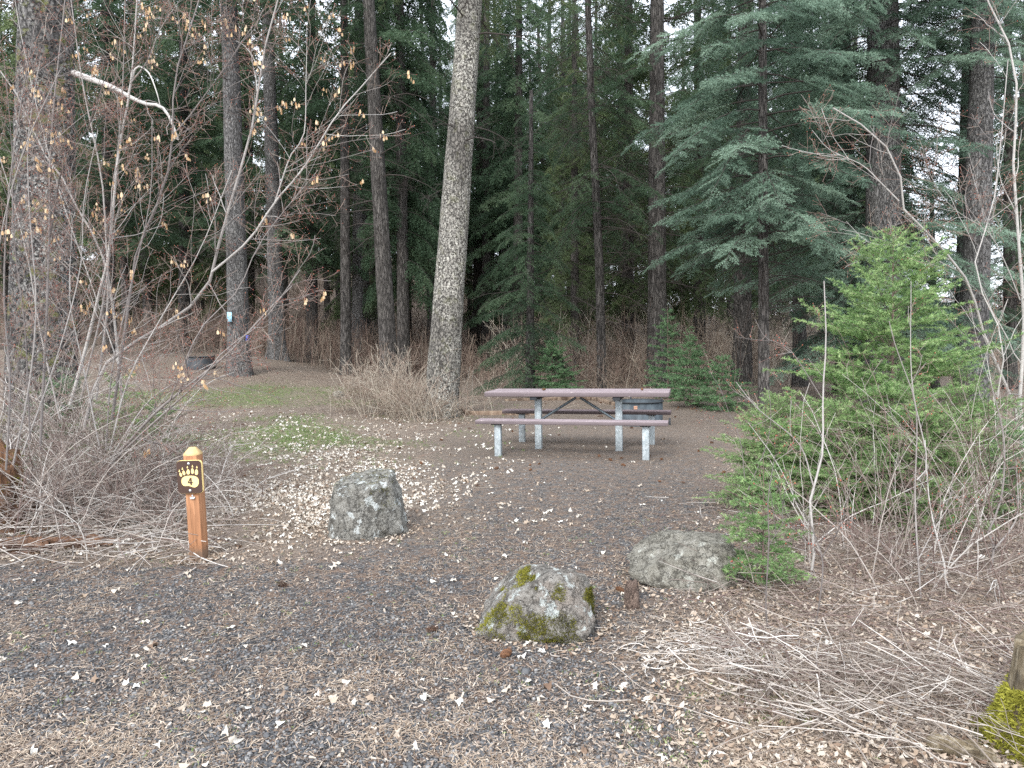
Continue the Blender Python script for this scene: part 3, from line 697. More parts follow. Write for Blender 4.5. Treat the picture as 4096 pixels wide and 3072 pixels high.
# --- young firs with real needles
def young_fir(name, label, base, H, Rm, tint0, mat, seed, lv=.085, per=5, nl=.024, w=.0028, dens=190, z0=.06, lean=(0, 0), pow_=.75, tw=.055, rise=.35, group=None, rmask=None):
    rg = np.random.default_rng(seed)
    t = empty(name, base, label, 'young fir', group)
    zs, azs = [], []
    z = z0 * H
    while z < H * .97:
        n = per if z < H * .9 else 4
        zs += list(z + rg.normal(0, lv * .3, n)); azs += list(rg.uniform(0, 6.28) + np.arange(n) * 2 * math.pi / n + rg.normal(0, .25, n)); z += lv * (1 + .2 * rg.random()) * (1 + .9 * (z / H) ** 3)
    zs, azs = np.array(zs), np.array(azs); zr = zs / H
    Ls = Rm * np.maximum(.05, 1 - zr) ** pow_ * rg.uniform(.72, 1.12, len(zs)); Ls = np.where(zr < .18, Ls * (.65 + zr * 2), Ls)
    if rmask is not None: Ls = Ls * np.array([rmask(a_, z_) for a_, z_ in zip(azs, zr)])
    n = len(zs); K = 8; P = np.empty((n, K, 3)); P[:, 0] = np.stack([lean[0] * zs, lean[1] * zs, zs], -1)
    e = R(8) + rise * zr + R(26) * zr ** 2.5 + rg.normal(0, .09, n)
    d = np.stack([np.cos(azs) * np.cos(e), np.sin(azs) * np.cos(e), np.sin(e)], -1)
    for j in range(1, K):
        d = norm(d + rg.normal(0, .04, (n, 3)) + np.array([0, 0, .035 if j > 4 else -.05]) * (1.4 - zr)[:, None])
        P[:, j] = P[:, j - 1] + d * (Ls / (K - 1))[:, None]
    Rd = np.maximum(.0014, .0075 * np.linspace(1, .2, K)[None] * (Ls / Rm)[:, None])
    # side twigs, flat
    TP, TR, TI = [], [], []
    for i in range(n):
        m = int(Ls[i] / tw)
        for q in range(m):
            tt = (q + .6) / m
            if tt < .12: continue
            f = tt * (K - 1); a_ = int(min(f, K - 2)); wq = f - a_
            p = P[i, a_] * (1 - wq) + P[i, a_ + 1] * wq; tan = P[i, a_ + 1] - P[i, a_]; tan /= np.linalg.norm(tan)
            lat = np.cross(tan, [0, 0, 1.]); lat /= np.linalg.norm(lat)
            for sg in (-1, 1):
                if rg.random() < .15: continue
                l = (.06 + .44 * Ls[i] * (1 - tt) ** .8 * math.sin(math.pi * min(1, .25 + tt))) * rg.uniform(.6, 1.15); l = min(l, .34)
                an = R(rg.uniform(40, 60)); dd = tan * math.cos(an) + sg * lat * math.sin(an) + np.array([0, 0, rg.normal(-.02, .13)])
                dd /= np.linalg.norm(dd)
                e_ = p + dd * l + np.array([0, 0, rg.normal(0, .012)])
                TP.append([p, p + dd * l * .5 + np.array([0, 0, .008]), e_]); TI.append(zr[i])
    TP = np.array(TP); TI = np.array(TI)
    if True:   # second order twiglets on the longer ones
        Ld = np.linalg.norm(TP[:, 2] - TP[:, 0], axis=1); s = Ld > .13
        P2, _ = spawn(TP[s], np.full((s.sum(), 3), .001), 3, (.04, .09), (38, 58), 3, 1, .25, .85, .05, 0, .001, rg, flat=.7)
        TP = np.concatenate([TP, P2]); TI = np.concatenate([TI, np.repeat(TI[s], 4)])
    tips = np.stack([P[:, 4], P[:, 5] * .5 + P[:, 6] * .5, P[:, 7]], 1); TP = np.concatenate([TP, tips]); TI = np.concatenate([TI, zr])
    top = np.array([[[lean[0] * H * .85, lean[1] * H * .85, H * .85], [lean[0] * H * .93, lean[1] * H * .93, H * .93], [lean[0] * H, lean[1] * H, H]]])
    TP = np.concatenate([TP, top]); TI = np.r_[TI, 1.]
    # needles
    Ld = np.linalg.norm(TP[:, 1] - TP[:, 0], axis=1) + np.linalg.norm(TP[:, 2] - TP[:, 1], axis=1)
    cnt = np.maximum(4, (Ld * dens).astype(int)); idx = np.repeat(np.arange(len(TP)), cnt); m = len(idx)
    u = rg.random(m); lo = u < .5; w2 = np.where(lo, u * 2, u * 2 - 1)[:, None]
    A = np.where(lo[:, None], TP[idx, 0], TP[idx, 1]); B = np.where(lo[:, None], TP[idx, 1], TP[idx, 2])
    p = A * (1 - w2) + B * w2; tan = norm(B - A); lat = norm(np.cross(tan, np.array([0, 0, 1.]) + 0 * tan)); upv = np.cross(lat, tan)
    phi = rg.uniform(0, 2 * math.pi, m)[:, None]; side = norm(lat * np.cos(phi) + upv * (np.sin(phi) * .65 + .2))
    an = np.radians(rg.normal(52, 9, m))[:, None]; dn = tan * np.cos(an) + side * np.sin(an)
    ln = nl * rg.uniform(.7, 1.15, m)[:, None]; wv = norm(np.cross(dn, rg.normal(size=(m, 3)))) * w / 2
    T = np.stack([p - wv, p + wv, p + dn * ln], 1)
    tw_t = rg.normal(0, .19, len(TP)); ti = np.clip(tint0 + .18 * (u - .3) + tw_t[idx] + .12 * TI[idx] + rg.normal(0, .06, m), 0, 1)
    tris_obj('foliage', T, mat, t, ti)
    zt = np.linspace(-.05, H * .99, 16); tp = np.stack([lean[0] * zt, lean[1] * zt, zt], -1)[None]
    parts = [(*tubes(tp, np.maximum(.002, H * .011 * (1 - zt / H * .93))[None], 8), .35), (*tubes(P, Rd, 4), .4), (*tubes(TP, np.full((len(TP), 3), .0011), 3), .6)]
    V, Fc, ti = merge(parts); build('stem', V, Fc, M['twig'], t, ti)
    return t
b = on(892, 6.3)
young_fir('young_fir', 'large bright green young fir in front of the blue green boughs at right', b, 2.40, 1.38, .45, M['needle_bright'], 1, per=7, lv=.095, pow_=.62, dens=380, w=.0055, nl=.027, tw=.06, lean=(-.01, 0))
young_fir('young_fir', 'small upright sapling growing against the flat grey boulder', on(763, 4.25), .76, .36, .30, M['needle_bright'], 2, lv=.075, per=5, nl=.026, w=.0046, tw=.042, dens=420, rise=.15, z0=.08)
young_fir('young_fir', 'low spreading fir beside the gravel in front of the large bright fir', on(778, 6.4), 1.0, .85, .45, M['needle_bright'], 3, lv=.05, per=7, dens=300, tw=.045, w=.0046)
young_fir('young_fir', 'low fir tucked under the right side of the large bright fir', on(910, 5.6), 1.1, .95, .42, M['needle_bright'], 4, lv=.06, per=7, dens=280, w=.0044)
young_fir('young_fir', 'low bright fir between the large bright fir and the crooked grey sapling', on(965, 6.0), 1.15, .85, .42, M['needle_bright'], 14, lv=.07, per=6, dens=280, w=.0046)
young_fir('young_fir', 'low bright fir filling the gap behind the small upright sapling', on(838, 5.9), .95, .85, .42, M['needle_bright'], 15, lv=.07, per=6, dens=280, w=.0046)
young_fir('young_fir', 'blue green sapling at the right edge behind the bent stems', on(1012, 5.6), .95, .45, .45, M['needle_sap'], 5, lv=.06, per=6, dens=300, w=.0044)
young_fir('young_fir', 'fir bush right of the fire ring, its boughs nearest the ring', on(690, 16.2), 1.75, .95, .35, M['needle_sap'], 6, lv=.1, per=6, nl=.04, w=.012, dens=170, tw=.08)
young_fir('young_fir', 'lower fir bush in front of the slim trunk at the pad edge', on(722, 15.4), 1.2, .95, .35, M['needle_sap'], 7, lv=.1, per=6, nl=.04, w=.012, dens=170, tw=.08)
young_fir('young_fir', 'taller thin fir standing behind the fir bush by the fire ring', on(668, 18.5), 2.5, .9, .25, M['needle_sap'], 8, lv=.14, per=5, nl=.05, w=.014, dens=150, tw=.1)
young_fir('young_fir', 'small fir in the brush directly behind the picnic table', on(553, 20), 1.6, 1.15, .35, M['needle_sap'], 9, lv=.12, per=6, nl=.05, w=.014, dens=150, tw=.09)
young_fir('young_fir', 'bright sapling among the bare stems on the left', on(128, 8.0), 1.15, .85, .5, M['needle_bright'], 10, lv=.11, per=5, dens=260, w=.0055, nl=.03)
young_fir('young_fir', 'darker sapling behind the thicket near the left edge', on(70, 8.4), 1.2, .9, .2, M['needle_sap'], 11, lv=.11, per=5, dens=240, w=.0055, nl=.03)
young_fir('young_fir', 'small shaded fir behind the orange signpost thicket', on(160, 9.0), .8, .7, .15, M['needle_sap'], 12, lv=.11, per=5, dens=240, w=.0055, nl=.03)

# ------------------------------------------------------------------ bare deciduous shrubs
SEEDS = []
rgs = np.random.default_rng(31)
wing = np.array([[0, 0, 0], [-.25, .05, -.35], [-.32, .05, -.95], [-.05, 0, -1.1], [.1, 0, -.6]])
for _ in range(6):
    tr = []; tint = []
    for q in range(rgs.integers(2, 7)):
        a0 = rgs.uniform(0, 6.28); o = rgs.normal(0, .018, 3); s_ = rgs.uniform(.024, .036); v_ = rgs.random()
        for m in (0, 1):
            w_ = wing * [1 if m else -1, 1, 1] * s_; w_ = w_ @ np.array([[math.cos(a0), math.sin(a0), 0], [-math.sin(a0), math.cos(a0), 0], [0, 0, 1]]) + o
            for f in ((0, 1, 4), (1, 2, 3), (1, 3, 4)): tr.append(w_[list(f)]); tint.append(v_)
    ob = tris_obj('seed_cluster', np.array(tr), M['seed'], None, np.array(tint)); SEEDS.append(ob.data); bpy.data.objects.remove(ob)

def stem_things(name, label, stems, cat, r0=.016, side=12, sub=7, Ls=(.35, 1.0), seeds=0, group=None, seed=0, st_tint=.6, tw_tint=.48, buds=True, lift=.03, twr=.0016, subL=(.08, .34)):
    """stems: list of (points[(px,py,Y)...], radius)"""
    rg = np.random.default_rng(seed + 500)
    world = [(smooth_path([pix(*p) for p in pts], 14), r) for pts, r in stems]
    b = world[0][0][0].copy(); b[2] = float(ground(b[0], b[1]))
    t = empty(name, b, label, cat, group)
    P = np.stack([w[0] for w in world]) - b; Rd = np.stack([np.linspace(r * .82, r * .3, 14) for _, r in world])
    sp = [(*tubes(P, Rd, 7), np.repeat(np.clip(rg.normal(st_tint, .15, len(P)), 0, 1), 14 * 7))]
    P1, R1 = spawn(P, Rd, side, Ls, (25, 65), 8, .45, .12, .98, .1, lift, twr * 1.2, rg)
    sp.append((*tubes(P1, R1, 4), np.repeat(np.clip(rg.normal(st_tint - .15, .2, len(P1)), 0, 1), 8 * 4)))
    V, Fc, ti = merge(sp); build('stems', V, Fc, M['stem'], t, ti, smooth=True)
    P2, R2 = spawn(P1, R1, sub, subL, (30, 70), 5, .6, .1, .98, .1, .02, twr, rg)
    P3, R3 = spawn(P2, R2, 2, (.04, .12), (30, 70), 3, .8, .2, .98, .1, .02, twr * .8, rg)
    tw = [(*tubes(P2, R2, 3), np.repeat(np.clip(rg.normal(tw_tint, .15, len(P2)), 0, 1), 15)), (*tubes(P3, R3, 3), np.repeat(np.clip(rg.normal(tw_tint - .05, .15, len(P3)), 0, 1), 9))]
    V, Fc, ti = merge(tw); build('twigs', V, Fc, M['maple_twig'], t, ti)
    if buds:
        e = np.concatenate([P2[:, -1], P3[:, -1], P2[:, 2]]); e = e[rg.random(len(e)) < .55]
        tb = stone_t * [1.0, 1, 2.2]
        n = len(e); s = rg.uniform(.003, .0055, n)
        V = e[:, None] + tb[None] * s[:, None, None] * 1.6
        build('buds', V.reshape(-1, 3), (stone_f[0][None] + (np.arange(n) * 6)[:, None, None]).reshape(-1, 3), M['bud'], t, np.repeat(rg.random(n), 6))
    if seeds:
        e = np.concatenate([P1[:, -1], P1[:, 5], P2[:, -1]]); e = e[rg.permutation(len(e))[:seeds]]
        for p in e:
            o = link('seed_cluster', SEEDS[rg.integers(0, 6)], t); o.location = tuple(p); o.rotation_euler = (0, 0, rg.uniform(0, 6.28))
    return t

stem_things('vine_maple', 'bare maple with a pale limb sweeping right past the grey trunks', [
    ([(84, 430, 6.9), (100, 372, 6.9), (141, 338, 6.8), (176, 318, 6.7), (204, 293, 6.6), (213, 270, 6.5), (220, 240, 6.4), (234, 191, 6.3), (245, 154, 6.3), (256, 110, 6.2), (262, 60, 6.2), (278, 0, 6.1)], .022),
    ([(212, 272, 6.5), (249, 240, 6.4), (275, 202, 6.3), (303, 169, 6.2), (336, 116, 6.1), (356, 93, 6.1), (391, 53, 6.0)], .013),
    ([(275, 202, 6.3), (290, 157, 6.3), (304, 134, 6.3), (306, 80, 6.3), (307, 43, 6.3)], .008)], 'maple', side=15, seeds=34, seed=1, st_tint=.85)
stem_things('vine_maple', 'bare maple with dark bowed stems arching right toward the trunk with blue notices', [
    ([(96, 470, 6.2), (125, 446, 6.2), (150, 418, 6.1), (176, 395, 6.0), (221, 360, 5.9), (243, 338, 5.8), (275, 303, 5.7), (292, 286, 5.7)], .017),
    ([(100, 474, 6.1), (135, 440, 6.0), (170, 408, 5.9), (200, 380, 5.8), (225, 350, 5.8), (262, 322, 5.7), (300, 270, 5.6)], .012),
    ([(170, 400, 6.0), (190, 350, 6.0), (206, 322, 6.0), (238, 290, 6.0), (262, 240, 6.0), (318, 170, 6.0)], .008)], 'maple', side=15, seeds=8, seed=2, st_tint=.45)
stem_things('vine_maple', 'bare maple whose two white stems rise side by side through the seed clusters', [
    ([(70, 405, 7.2), (88, 340, 7.2), (100, 290, 7.1), (108, 260, 7.1), (114, 199, 7.0), (119, 149, 7.0), (131, 83, 6.9), (137, 0, 6.8)], .021),
    ([(80, 402, 7.0), (104, 300, 7.0), (110, 240, 7.0), (112, 190, 7.0), (118, 150, 7.0), (123, 80, 7.0), (125, 0, 7.0)], .012),
    ([(96, 400, 7.1), (108, 300, 7.1), (106, 238, 7.1), (102, 180, 7.1), (92, 130, 7.1), (82, 80, 7.1), (71, 0, 7.1)], .014)], 'maple', side=20, seeds=42, seed=3, st_tint=.8)
stem_things('vine_maple', 'bare maple with a dark crooked stem forking high before the dark firs', [
    ([(112, 420, 6.6), (125, 330, 6.6), (137, 249, 6.6), (147, 227, 6.6), (164, 186, 6.5), (172, 146, 6.5), (174, 83, 6.4), (184, 48, 6.4), (199, 0, 6.4)], .017),
    ([(173, 135, 6.5), (188, 118, 6.5), (205, 95, 6.5), (225, 68, 6.4), (250, 30, 6.4), (275, 5, 6.3)], .008),
    ([(131, 83, 6.9), (148, 60, 6.8), (160, 30, 6.8), (180, 0, 6.7)], .009)], 'maple', side=20, seeds=26, seed=4, st_tint=.35)
stem_things('vine_maple', 'bare maple with a straight dark stem in front of the mossy trunk', [
    ([(40, 450, 6.0), (46, 330, 6.0), (48, 275, 6.0), (50, 200, 6.0), (50, 158, 6.0), (55, 91, 6.0), (61, 38, 6.0), (66, -10, 6.0)], .014),
    ([(48, 250, 6.0), (56, 200, 6.0), (63, 167, 5.9), (80, 140, 5.9), (92, 118, 5.9), (104, 80, 5.8)], .009),
    ([(30, 440, 5.8), (25, 330, 5.8), (14, 240, 5.8), (12, 150, 5.8), (4, 60, 5.8)], .008)], 'maple', side=20, seeds=30, seed=5, st_tint=.2)
stem_things('vine_maple', 'bare maple with a whitish stem slanting up to the upper left corner', [
    ([(122, 400, 7.4), (112, 300, 7.4), (100, 249, 7.3), (75, 204, 7.3), (58, 170, 7.2), (41, 149, 7.2), (22, 103, 7.1), (0, 71, 7.0), (-20, 40, 7.0)], .017),
    ([(60, 420, 7.0), (40, 330, 7.0), (28, 260, 7.0), (10, 190, 7.0), (-10, 130, 7.0)], .010),
    ([(120, 370, 7.2), (90, 280, 7.2), (62, 200, 7.1), (40, 120, 7.0), (22, 40, 7.0), (15, 0, 7.0)], .008)], 'maple', side=20, seeds=16, seed=6, st_tint=.75)

stem_things('vine_maple', 'bare maple of crowded thin reddish stems at the far left edge', [
    ([(6, 470, 5.6), (10, 380, 5.6), (4, 300, 5.6), (8, 200, 5.6), (20, 110, 5.6), (36, 20, 5.5)], .010),
    ([(12, 470, 5.7), (30, 380, 5.7), (36, 300, 5.7), (30, 220, 5.7), (28, 140, 5.7), (40, 60, 5.7)], .009),
    ([(-10, 470, 5.5), (-14, 360, 5.5), (0, 240, 5.5), (24, 150, 5.4), (60, 70, 5.4)], .009),
    ([(20, 460, 5.9), (56, 360, 5.9), (80, 270, 5.9), (84, 200, 5.8), (98, 130, 5.8)], .008)], 'maple', side=15, seed=7, st_tint=.4, seeds=14)
stem_things('vine_maple', 'bare maple with fine stems fanning out below the seed clusters', [
    ([(110, 450, 6.4), (128, 380, 6.4), (160, 320, 6.4), (200, 250, 6.3), (232, 170, 6.2)], .009),
    ([(106, 450, 6.5), (112, 370, 6.5), (130, 290, 6.5), (150, 200, 6.4), (152, 120, 6.4)], .009),
    ([(100, 450, 6.3), (84, 370, 6.3), (70, 300, 6.3), (72, 230, 6.3)], .008),
    ([(114, 452, 6.2), (150, 400, 6.2), (196, 372, 6.1), (240, 350, 6.1)], .008)], 'maple', side=22, seed=8, st_tint=.7, seeds=10)
# tangled thicket: arching shrubs
def bush(name, label, cx, cy, n, H, spread, mat, seed, tint=(.5, .2), r=.0035, cat='shrub', group=None, sub=4, arch=.5, rmin=.0014, nsub2=2, lenj=(.6, 1.2)):
    rg = np.random.default_rng(seed + 900); t = empty(name, (cx, cy, float(ground(cx, cy))), label, cat, group)
    K = 9; P = np.empty((n, K, 3)); ox = rg.normal(0, spread * .28, (n, 2))
    P[:, 0] = np.c_[ox, np.zeros(n)]
    P[:, 0, 2] = ground(cx + ox[:, 0], cy + ox[:, 1]) - ground(cx, cy) - .02
    az = rg.uniform(0, 6.28, n); e = R(90) - np.abs(rg.normal(0, R(24), n)) * (1 + arch * .4)
    d = np.stack([np.cos(az) * np.cos(e), np.sin(az) * np.cos(e), np.sin(e)], -1)
    Ls = H * rg.uniform(*lenj, n)
    for j in range(1, K):
        out = np.stack([np.cos(az), np.sin(az), np.zeros(n)], -1)
        d = norm(d + rg.normal(0, .08, (n, 3)) + (out * .5 + np.array([0, 0, -.75])) * arch * .16 * rg.uniform(.2, 1.3, (n, 1)))
        P[:, j] = P[:, j - 1] + d * (Ls / (K - 1))[:, None]
    Rd = np.maximum(rmin, r * rg.uniform(.6, 1.5, n)[:, None] * np.linspace(1, .3, K)[None])
    tn = np.clip(rg.normal(tint[0], tint[1], n), 0, 1); parts = [(*tubes(P, Rd, 4), np.repeat(tn, K * 4))]
    if sub:
        P1, R1 = spawn(P, Rd, sub, (H * .12, H * .42), (25, 70), 6, .6, .2, .98, .1, 0, rmin, rg); parts.append((*tubes(P1, R1, 3), np.repeat(np.clip(np.repeat(tn, sub) + rg.normal(-.08, .1, len(P1)), 0, 1), 18)))
        if nsub2:
            P2, R2 = spawn(P1, R1, nsub2, (H * .04, H * .16), (30, 70), 3, .8, .2, .98, .1, 0, rmin * .85, rg); parts.append((*tubes(P2, R2, 3), .3))
    V, Fc, ti = merge(parts); build('stems', V, Fc, mat, t, ti)
    return t
thick = [(28, 6.4, 1.7), (70, 6.9, 1.5), (105, 6.2, 1.2), (140, 6.6, 1.15), (170, 7.0, 1.0), (52, 7.8, 1.9), (110, 7.6, 1.6), (150, 8.0, 1.3), (4, 7.0, 1.9), (85, 5.9, .95), (128, 5.85, .75), (190, 7.4, .8), (18, 8.6, 2.2), (60, 5.9, 1.2), (205, 6.6, .7), (40, 5.6, 1.0), (165, 5.9, .6)]
for i, (px_, Y_, h_) in enumerate(thick):
    p_ = on(px_, Y_)
    bush('bare_shrub', 'tangled leafless shrub in the grey thicket behind the numbered signpost', p_[0], p_[1], 46, h_, 1.1, M['twig'], i, (.74, .22), .0046, group='tangled shrubs of the left thicket', sub=5, arch=1.3, nsub2=2)
# low dry branches fallen along the thicket foot
def sticks(name, label, x0, x1, y0, y1, n, L, r, mat, seed, tint=(.5, .2), hz=.1, flat=.12, kind='stuff', mask=None):
    rg = np.random.default_rng(seed); x = rg.uniform(x0, x1, n); y = rg.uniform(y0, y1, n)
    if mask is not None: k = rg.random(n) < mask(x, y); x, y = x[k], y[k]; n = len(x)
    K = 5; az = rg.uniform(0, 6.28, n); e = rg.normal(.03, flat, n); d = np.stack([np.cos(az) * np.cos(e), np.sin(az) * np.cos(e), np.sin(e)], -1)
    P = np.empty((n, K, 3)); P[:, 0] = np.stack([x, y, ground(x, y) + rg.uniform(0, hz, n) + .006], -1); Ls = rg.uniform(L[0], L[1], n)
    for j in range(1, K):
        d = norm(d + rg.normal(0, .09, (n, 3)) * [1, 1, .5]); P[:, j] = P[:, j - 1] + d * (Ls / (K - 1))[:, None]
    P[..., 2] = np.maximum(P[..., 2], ground(P[..., 0], P[..., 1]) + .003)
    Rd = rg.uniform(r[0], r[1], n)[:, None] * np.linspace(1, .5, K)[None]
    V, q = tubes(P, Rd, 4); o = build(name, V, q, mat, tint=np.repeat(np.clip(rg.normal(tint[0], tint[1], n), 0, 1), K * 4))
    return tag(o, label, kind=kind)
sticks('fallen_twigs', 'dry grey twigs heaped along the foot of the left thicket', -5.2, -2.1, 4.75, 7.2, 1300, (.12, .6), (.0015, .005), M['twig'], 1, (.7, .2), .16, .18, mask=lambda x, y: S((-x - y * .42) / .1))
sticks('dead_stems', 'brown dead stems littering the ground under the right hand shrubs', .9, 4.6, 2.6, 6.6, 3800, (.08, .45), (.001, .0032), M['twig'], 2, (.5, .22), .09, .22, mask=lambda x, y: (1 - gravel_mask(x, y)))
sticks('fine_debris', 'thin broken stems on the forest floor beyond the pad', -9, 9, 6.5, 24, 6000, (.1, .5), (.0015, .004), M['brush'], 3, (.5, .2), .06, .2, mask=lambda x, y: (1 - gravel_mask(x, y)) * (1 - grass_mask(x, y)) * (1 - .7 * leaf_mask(x, y)))

# right hand shrubs
stem_things('vine_maple', 'bare maple with a pale stem bending left over the bright young fir', [
    ([(1019, 440, 6.9), (1015, 409, 6.9), (1003, 379, 6.8), (985, 338, 6.7), (973, 296, 6.6), (962, 273, 6.5), (934, 240, 6.4), (911, 217, 6.3), (899, 201, 6.3), (901, 179, 6.3), (887, 148, 6.2), (866, 128, 6.2), (833, 108, 6.1)], .019),
    ([(899, 201, 6.3), (880, 182, 6.3), (862, 165, 6.3), (830, 150, 6.2), (812, 130, 6.2)], .007),
    ([(962, 273, 6.5), (940, 262, 6.5), (905, 246, 6.4), (870, 243, 6.4), (846, 221, 6.4)], .005)], 'maple', side=11, seed=11, st_tint=.9, sub=5, Ls=(.3, .8))
stem_things('vine_maple', 'bare maple with tall white stems along the right edge', [
    ([(1024, 470, 6.6), (1020, 400, 6.6), (1024, 324, 6.6), (1018, 232, 6.5), (1013, 149, 6.5), (1018, 100, 6.4), (1008, 41, 6.4), (987, 0, 6.4), (975, -30, 6.4)], .021),
    ([(1020, 300, 6.5), (1005, 262, 6.5), (988, 232, 6.5), (958, 212, 6.4), (938, 190, 6.4), (920, 150, 6.3)], .006),
    ([(998, 490, 6.0), (997, 432, 6.0), (998, 391, 6.0), (1003, 340, 6.0), (975, 270, 6.1), (992, 210, 6.1), (1000, 150, 6.1), (1008, 60, 6.1)], .010)], 'maple', side=18, seed=12, st_tint=.85, sub=5)
def rs(label, stems, seed, tint=.6, side=4, Ls=(.12, .4), sub=3):
    stem_things('bare_sapling', label, stems, 'sapling', side=side, sub=sub, Ls=Ls, seed=seed, st_tint=tint, buds=True, twr=.0013, subL=(.04, .14))
rs('pale curved sapling stem rising right of the small green sapling', [([(797, 601, 4.2), (811, 577, 4.2), (814, 544, 4.2), (810, 500, 4.3), (822, 457, 4.4), (823, 391, 4.5), (826, 341, 4.5), (824, 281, 4.5)], .011), ([(813, 485, 4.3), (799, 444, 4.3), (758, 409, 4.2), (736, 382, 4.2)], .006), ([(823, 400, 4.5), (790, 350, 4.5), (766, 338, 4.5), (755, 319, 4.5)], .004)], 21, .65)
rs('thin dark stem standing in front of the small green sapling', [([(774, 653, 3.55), (766, 615, 3.55), (768, 560, 3.5), (769, 534, 3.5), (768, 500, 3.5), (775, 455, 3.5)], .006), ([(769, 545, 3.5), (785, 520, 3.5), (795, 505, 3.5)], .003)], 22, .15, 3)
rs('dark slender stem between the small sapling and the fallen pale stalks', [([(803, 653, 3.55), (815, 625, 3.55), (821, 590, 3.5), (822, 557, 3.5), (808, 520, 3.5), (795, 500, 3.4)], .006), ([(822, 557, 3.5), (838, 530, 3.5), (850, 490, 3.5)], .003)], 23, .2, 3)
rs('upright grey stem in front of the large bright fir, left of its trunk', [([(924, 634, 3.9), (920, 586, 3.9), (915, 500, 4.0), (917, 432, 4.0), (914, 397, 4.0), (897, 351, 4.0), (889, 321, 4.0)], .007), ([(917, 480, 4.0), (927, 460, 4.0), (912, 382, 4.0), (911, 281, 4.0)], .005), ([(918, 560, 3.9), (940, 520, 3.9), (975, 470, 3.9)], .004)], 24, .5, 5)
rs('pale limb lying low across the right hand brush', [([(924, 627, 3.9), (949, 615, 3.9), (970, 607, 3.9), (995, 600, 3.9), (1010, 598, 3.9), (1030, 588, 3.9)], .012), ([(979, 605, 3.9), (947, 586, 4.0), (945, 567, 4.0), (930, 506, 4.1), (925, 440, 4.2)], .008)], 25, .85, 3)
rs('crooked grey sapling beside the right edge', [([(995, 594, 4.3), (989, 577, 4.3), (995, 548, 4.3), (987, 536, 4.3), (1001, 500, 4.3), (1004, 440, 4.3), (990, 380, 4.3)], .010), ([(995, 548, 4.3), (1010, 530, 4.3), (1018, 510, 4.3), (1016, 460, 4.3)], .007)], 26, .6, 4)
rs('leggy stem with few twigs rising behind the flat grey boulder', [([(745, 480, 5.6), (740, 440, 5.6), (728, 410, 5.6), (721, 389, 5.6)], .004), ([(748, 490, 5.5), (768, 440, 5.5), (770, 400, 5.5), (760, 360, 5.5)], .005)], 27, .3, 5)
for i, (px_, Y_, h_) in enumerate([(850, 4.6, 1.1), (900, 4.3, 1.0), (960, 4.7, 1.3), (1005, 4.1, 1.0), (880, 5.3, 1.3), (985, 5.4, 1.6), (935, 4.0, .8), (1020, 5.0, 1.5)]):
    p_ = on(px_, Y_)
    bush('bare_shrub', 'thin leafless shrub in the brush around the bright young firs', p_[0], p_[1], 16, h_, .8, M['twig'], 40 + i, (.6, .25), .0038, group='thin shrubs of the right hand brush', sub=5, arch=.6, nsub2=2)
# dry grass and fallen pale stalks, bottom right
c = G(845, 700)
rg = np.random.default_rng(77); n = 420; K = 5
th = np.radians(rg.normal(155, 45, n)) + (rg.random(n) < .25) * math.pi
o = np.stack([rg.normal(c[0] + .05, .34, n), rg.normal(c[1], .22, n), np.zeros(n)], -1); Ls = rg.gamma(3.2, .085, n).clip(.06, .6)
P = np.empty((n, K, 3)); d = np.stack([np.cos(th), np.sin(th), rg.normal(.0, .22, n)], -1)
P[:, 0] = o - d * Ls[:, None] / 2; hgt = rg.uniform(.01, .13, n)
for j in range(1, K):
    d = norm(d + rg.normal(0, .13, (n, 3))); P[:, j] = P[:, j - 1] + d * (Ls / (K - 1))[:, None]
P[..., 2] = np.maximum(P[..., 2], 0) + ground(P[..., 0], P[..., 1]) + hgt[:, None] * np.linspace(.7, 1.1, K)
V, q = tubes(P, np.clip(rg.gamma(2.5, .0006, n), .0008, .0032)[:, None] * np.ones((1, K)), 4)
cv = G(705, 655); m = 260; K2 = 9
Pf, Rf_ = spawn(P[:110], np.full((110, K), .002), 3, (.06, .22), (25, 60), 5, .7, .2, .95, .2, 0, .0009, rg); VF, qF = tubes(Pf, Rf_, 3)
P2 = np.empty((m, K2, 3)); P2[:, 0] = np.stack([rg.normal(cv[0] + .1, .22, m), rg.normal(cv[1] + .05, .14, m), np.zeros(m)], -1); a = rg.uniform(0, 6.28, m); tw = rg.normal(0, .55, m)
for j in range(1, K2):
    a = a + tw * rg.uniform(.5, 1.2, m); P2[:, j] = P2[:, j - 1] + np.stack([np.cos(a), np.sin(a), rg.normal(0, .15, m)], -1) * .02 * rg.uniform(.6, 1.5, (m, 1))
P2[..., 2] = np.abs(P2[..., 2]) + ground(P2[..., 0], P2[..., 1]) + .012
V2, q2 = tubes(P2, np.full((m, K2), .0018) * rg.uniform(.6, 1.6, (m, 1)), 3)
V, Fc, ti = merge([(VF, qF, .3), (V, q, np.repeat(np.clip(rg.normal(.45, .28, n), 0, 1), K * 4)), (V2, q2, np.repeat(np.clip(rg.normal(.6, .2, m), 0, 1), K2 * 3))])
tag(build('dead_stalks', V, Fc, M['stalk'], tint=ti), 'bleached dead stalks and curled grass flattened at bottom right', kind='stuff')

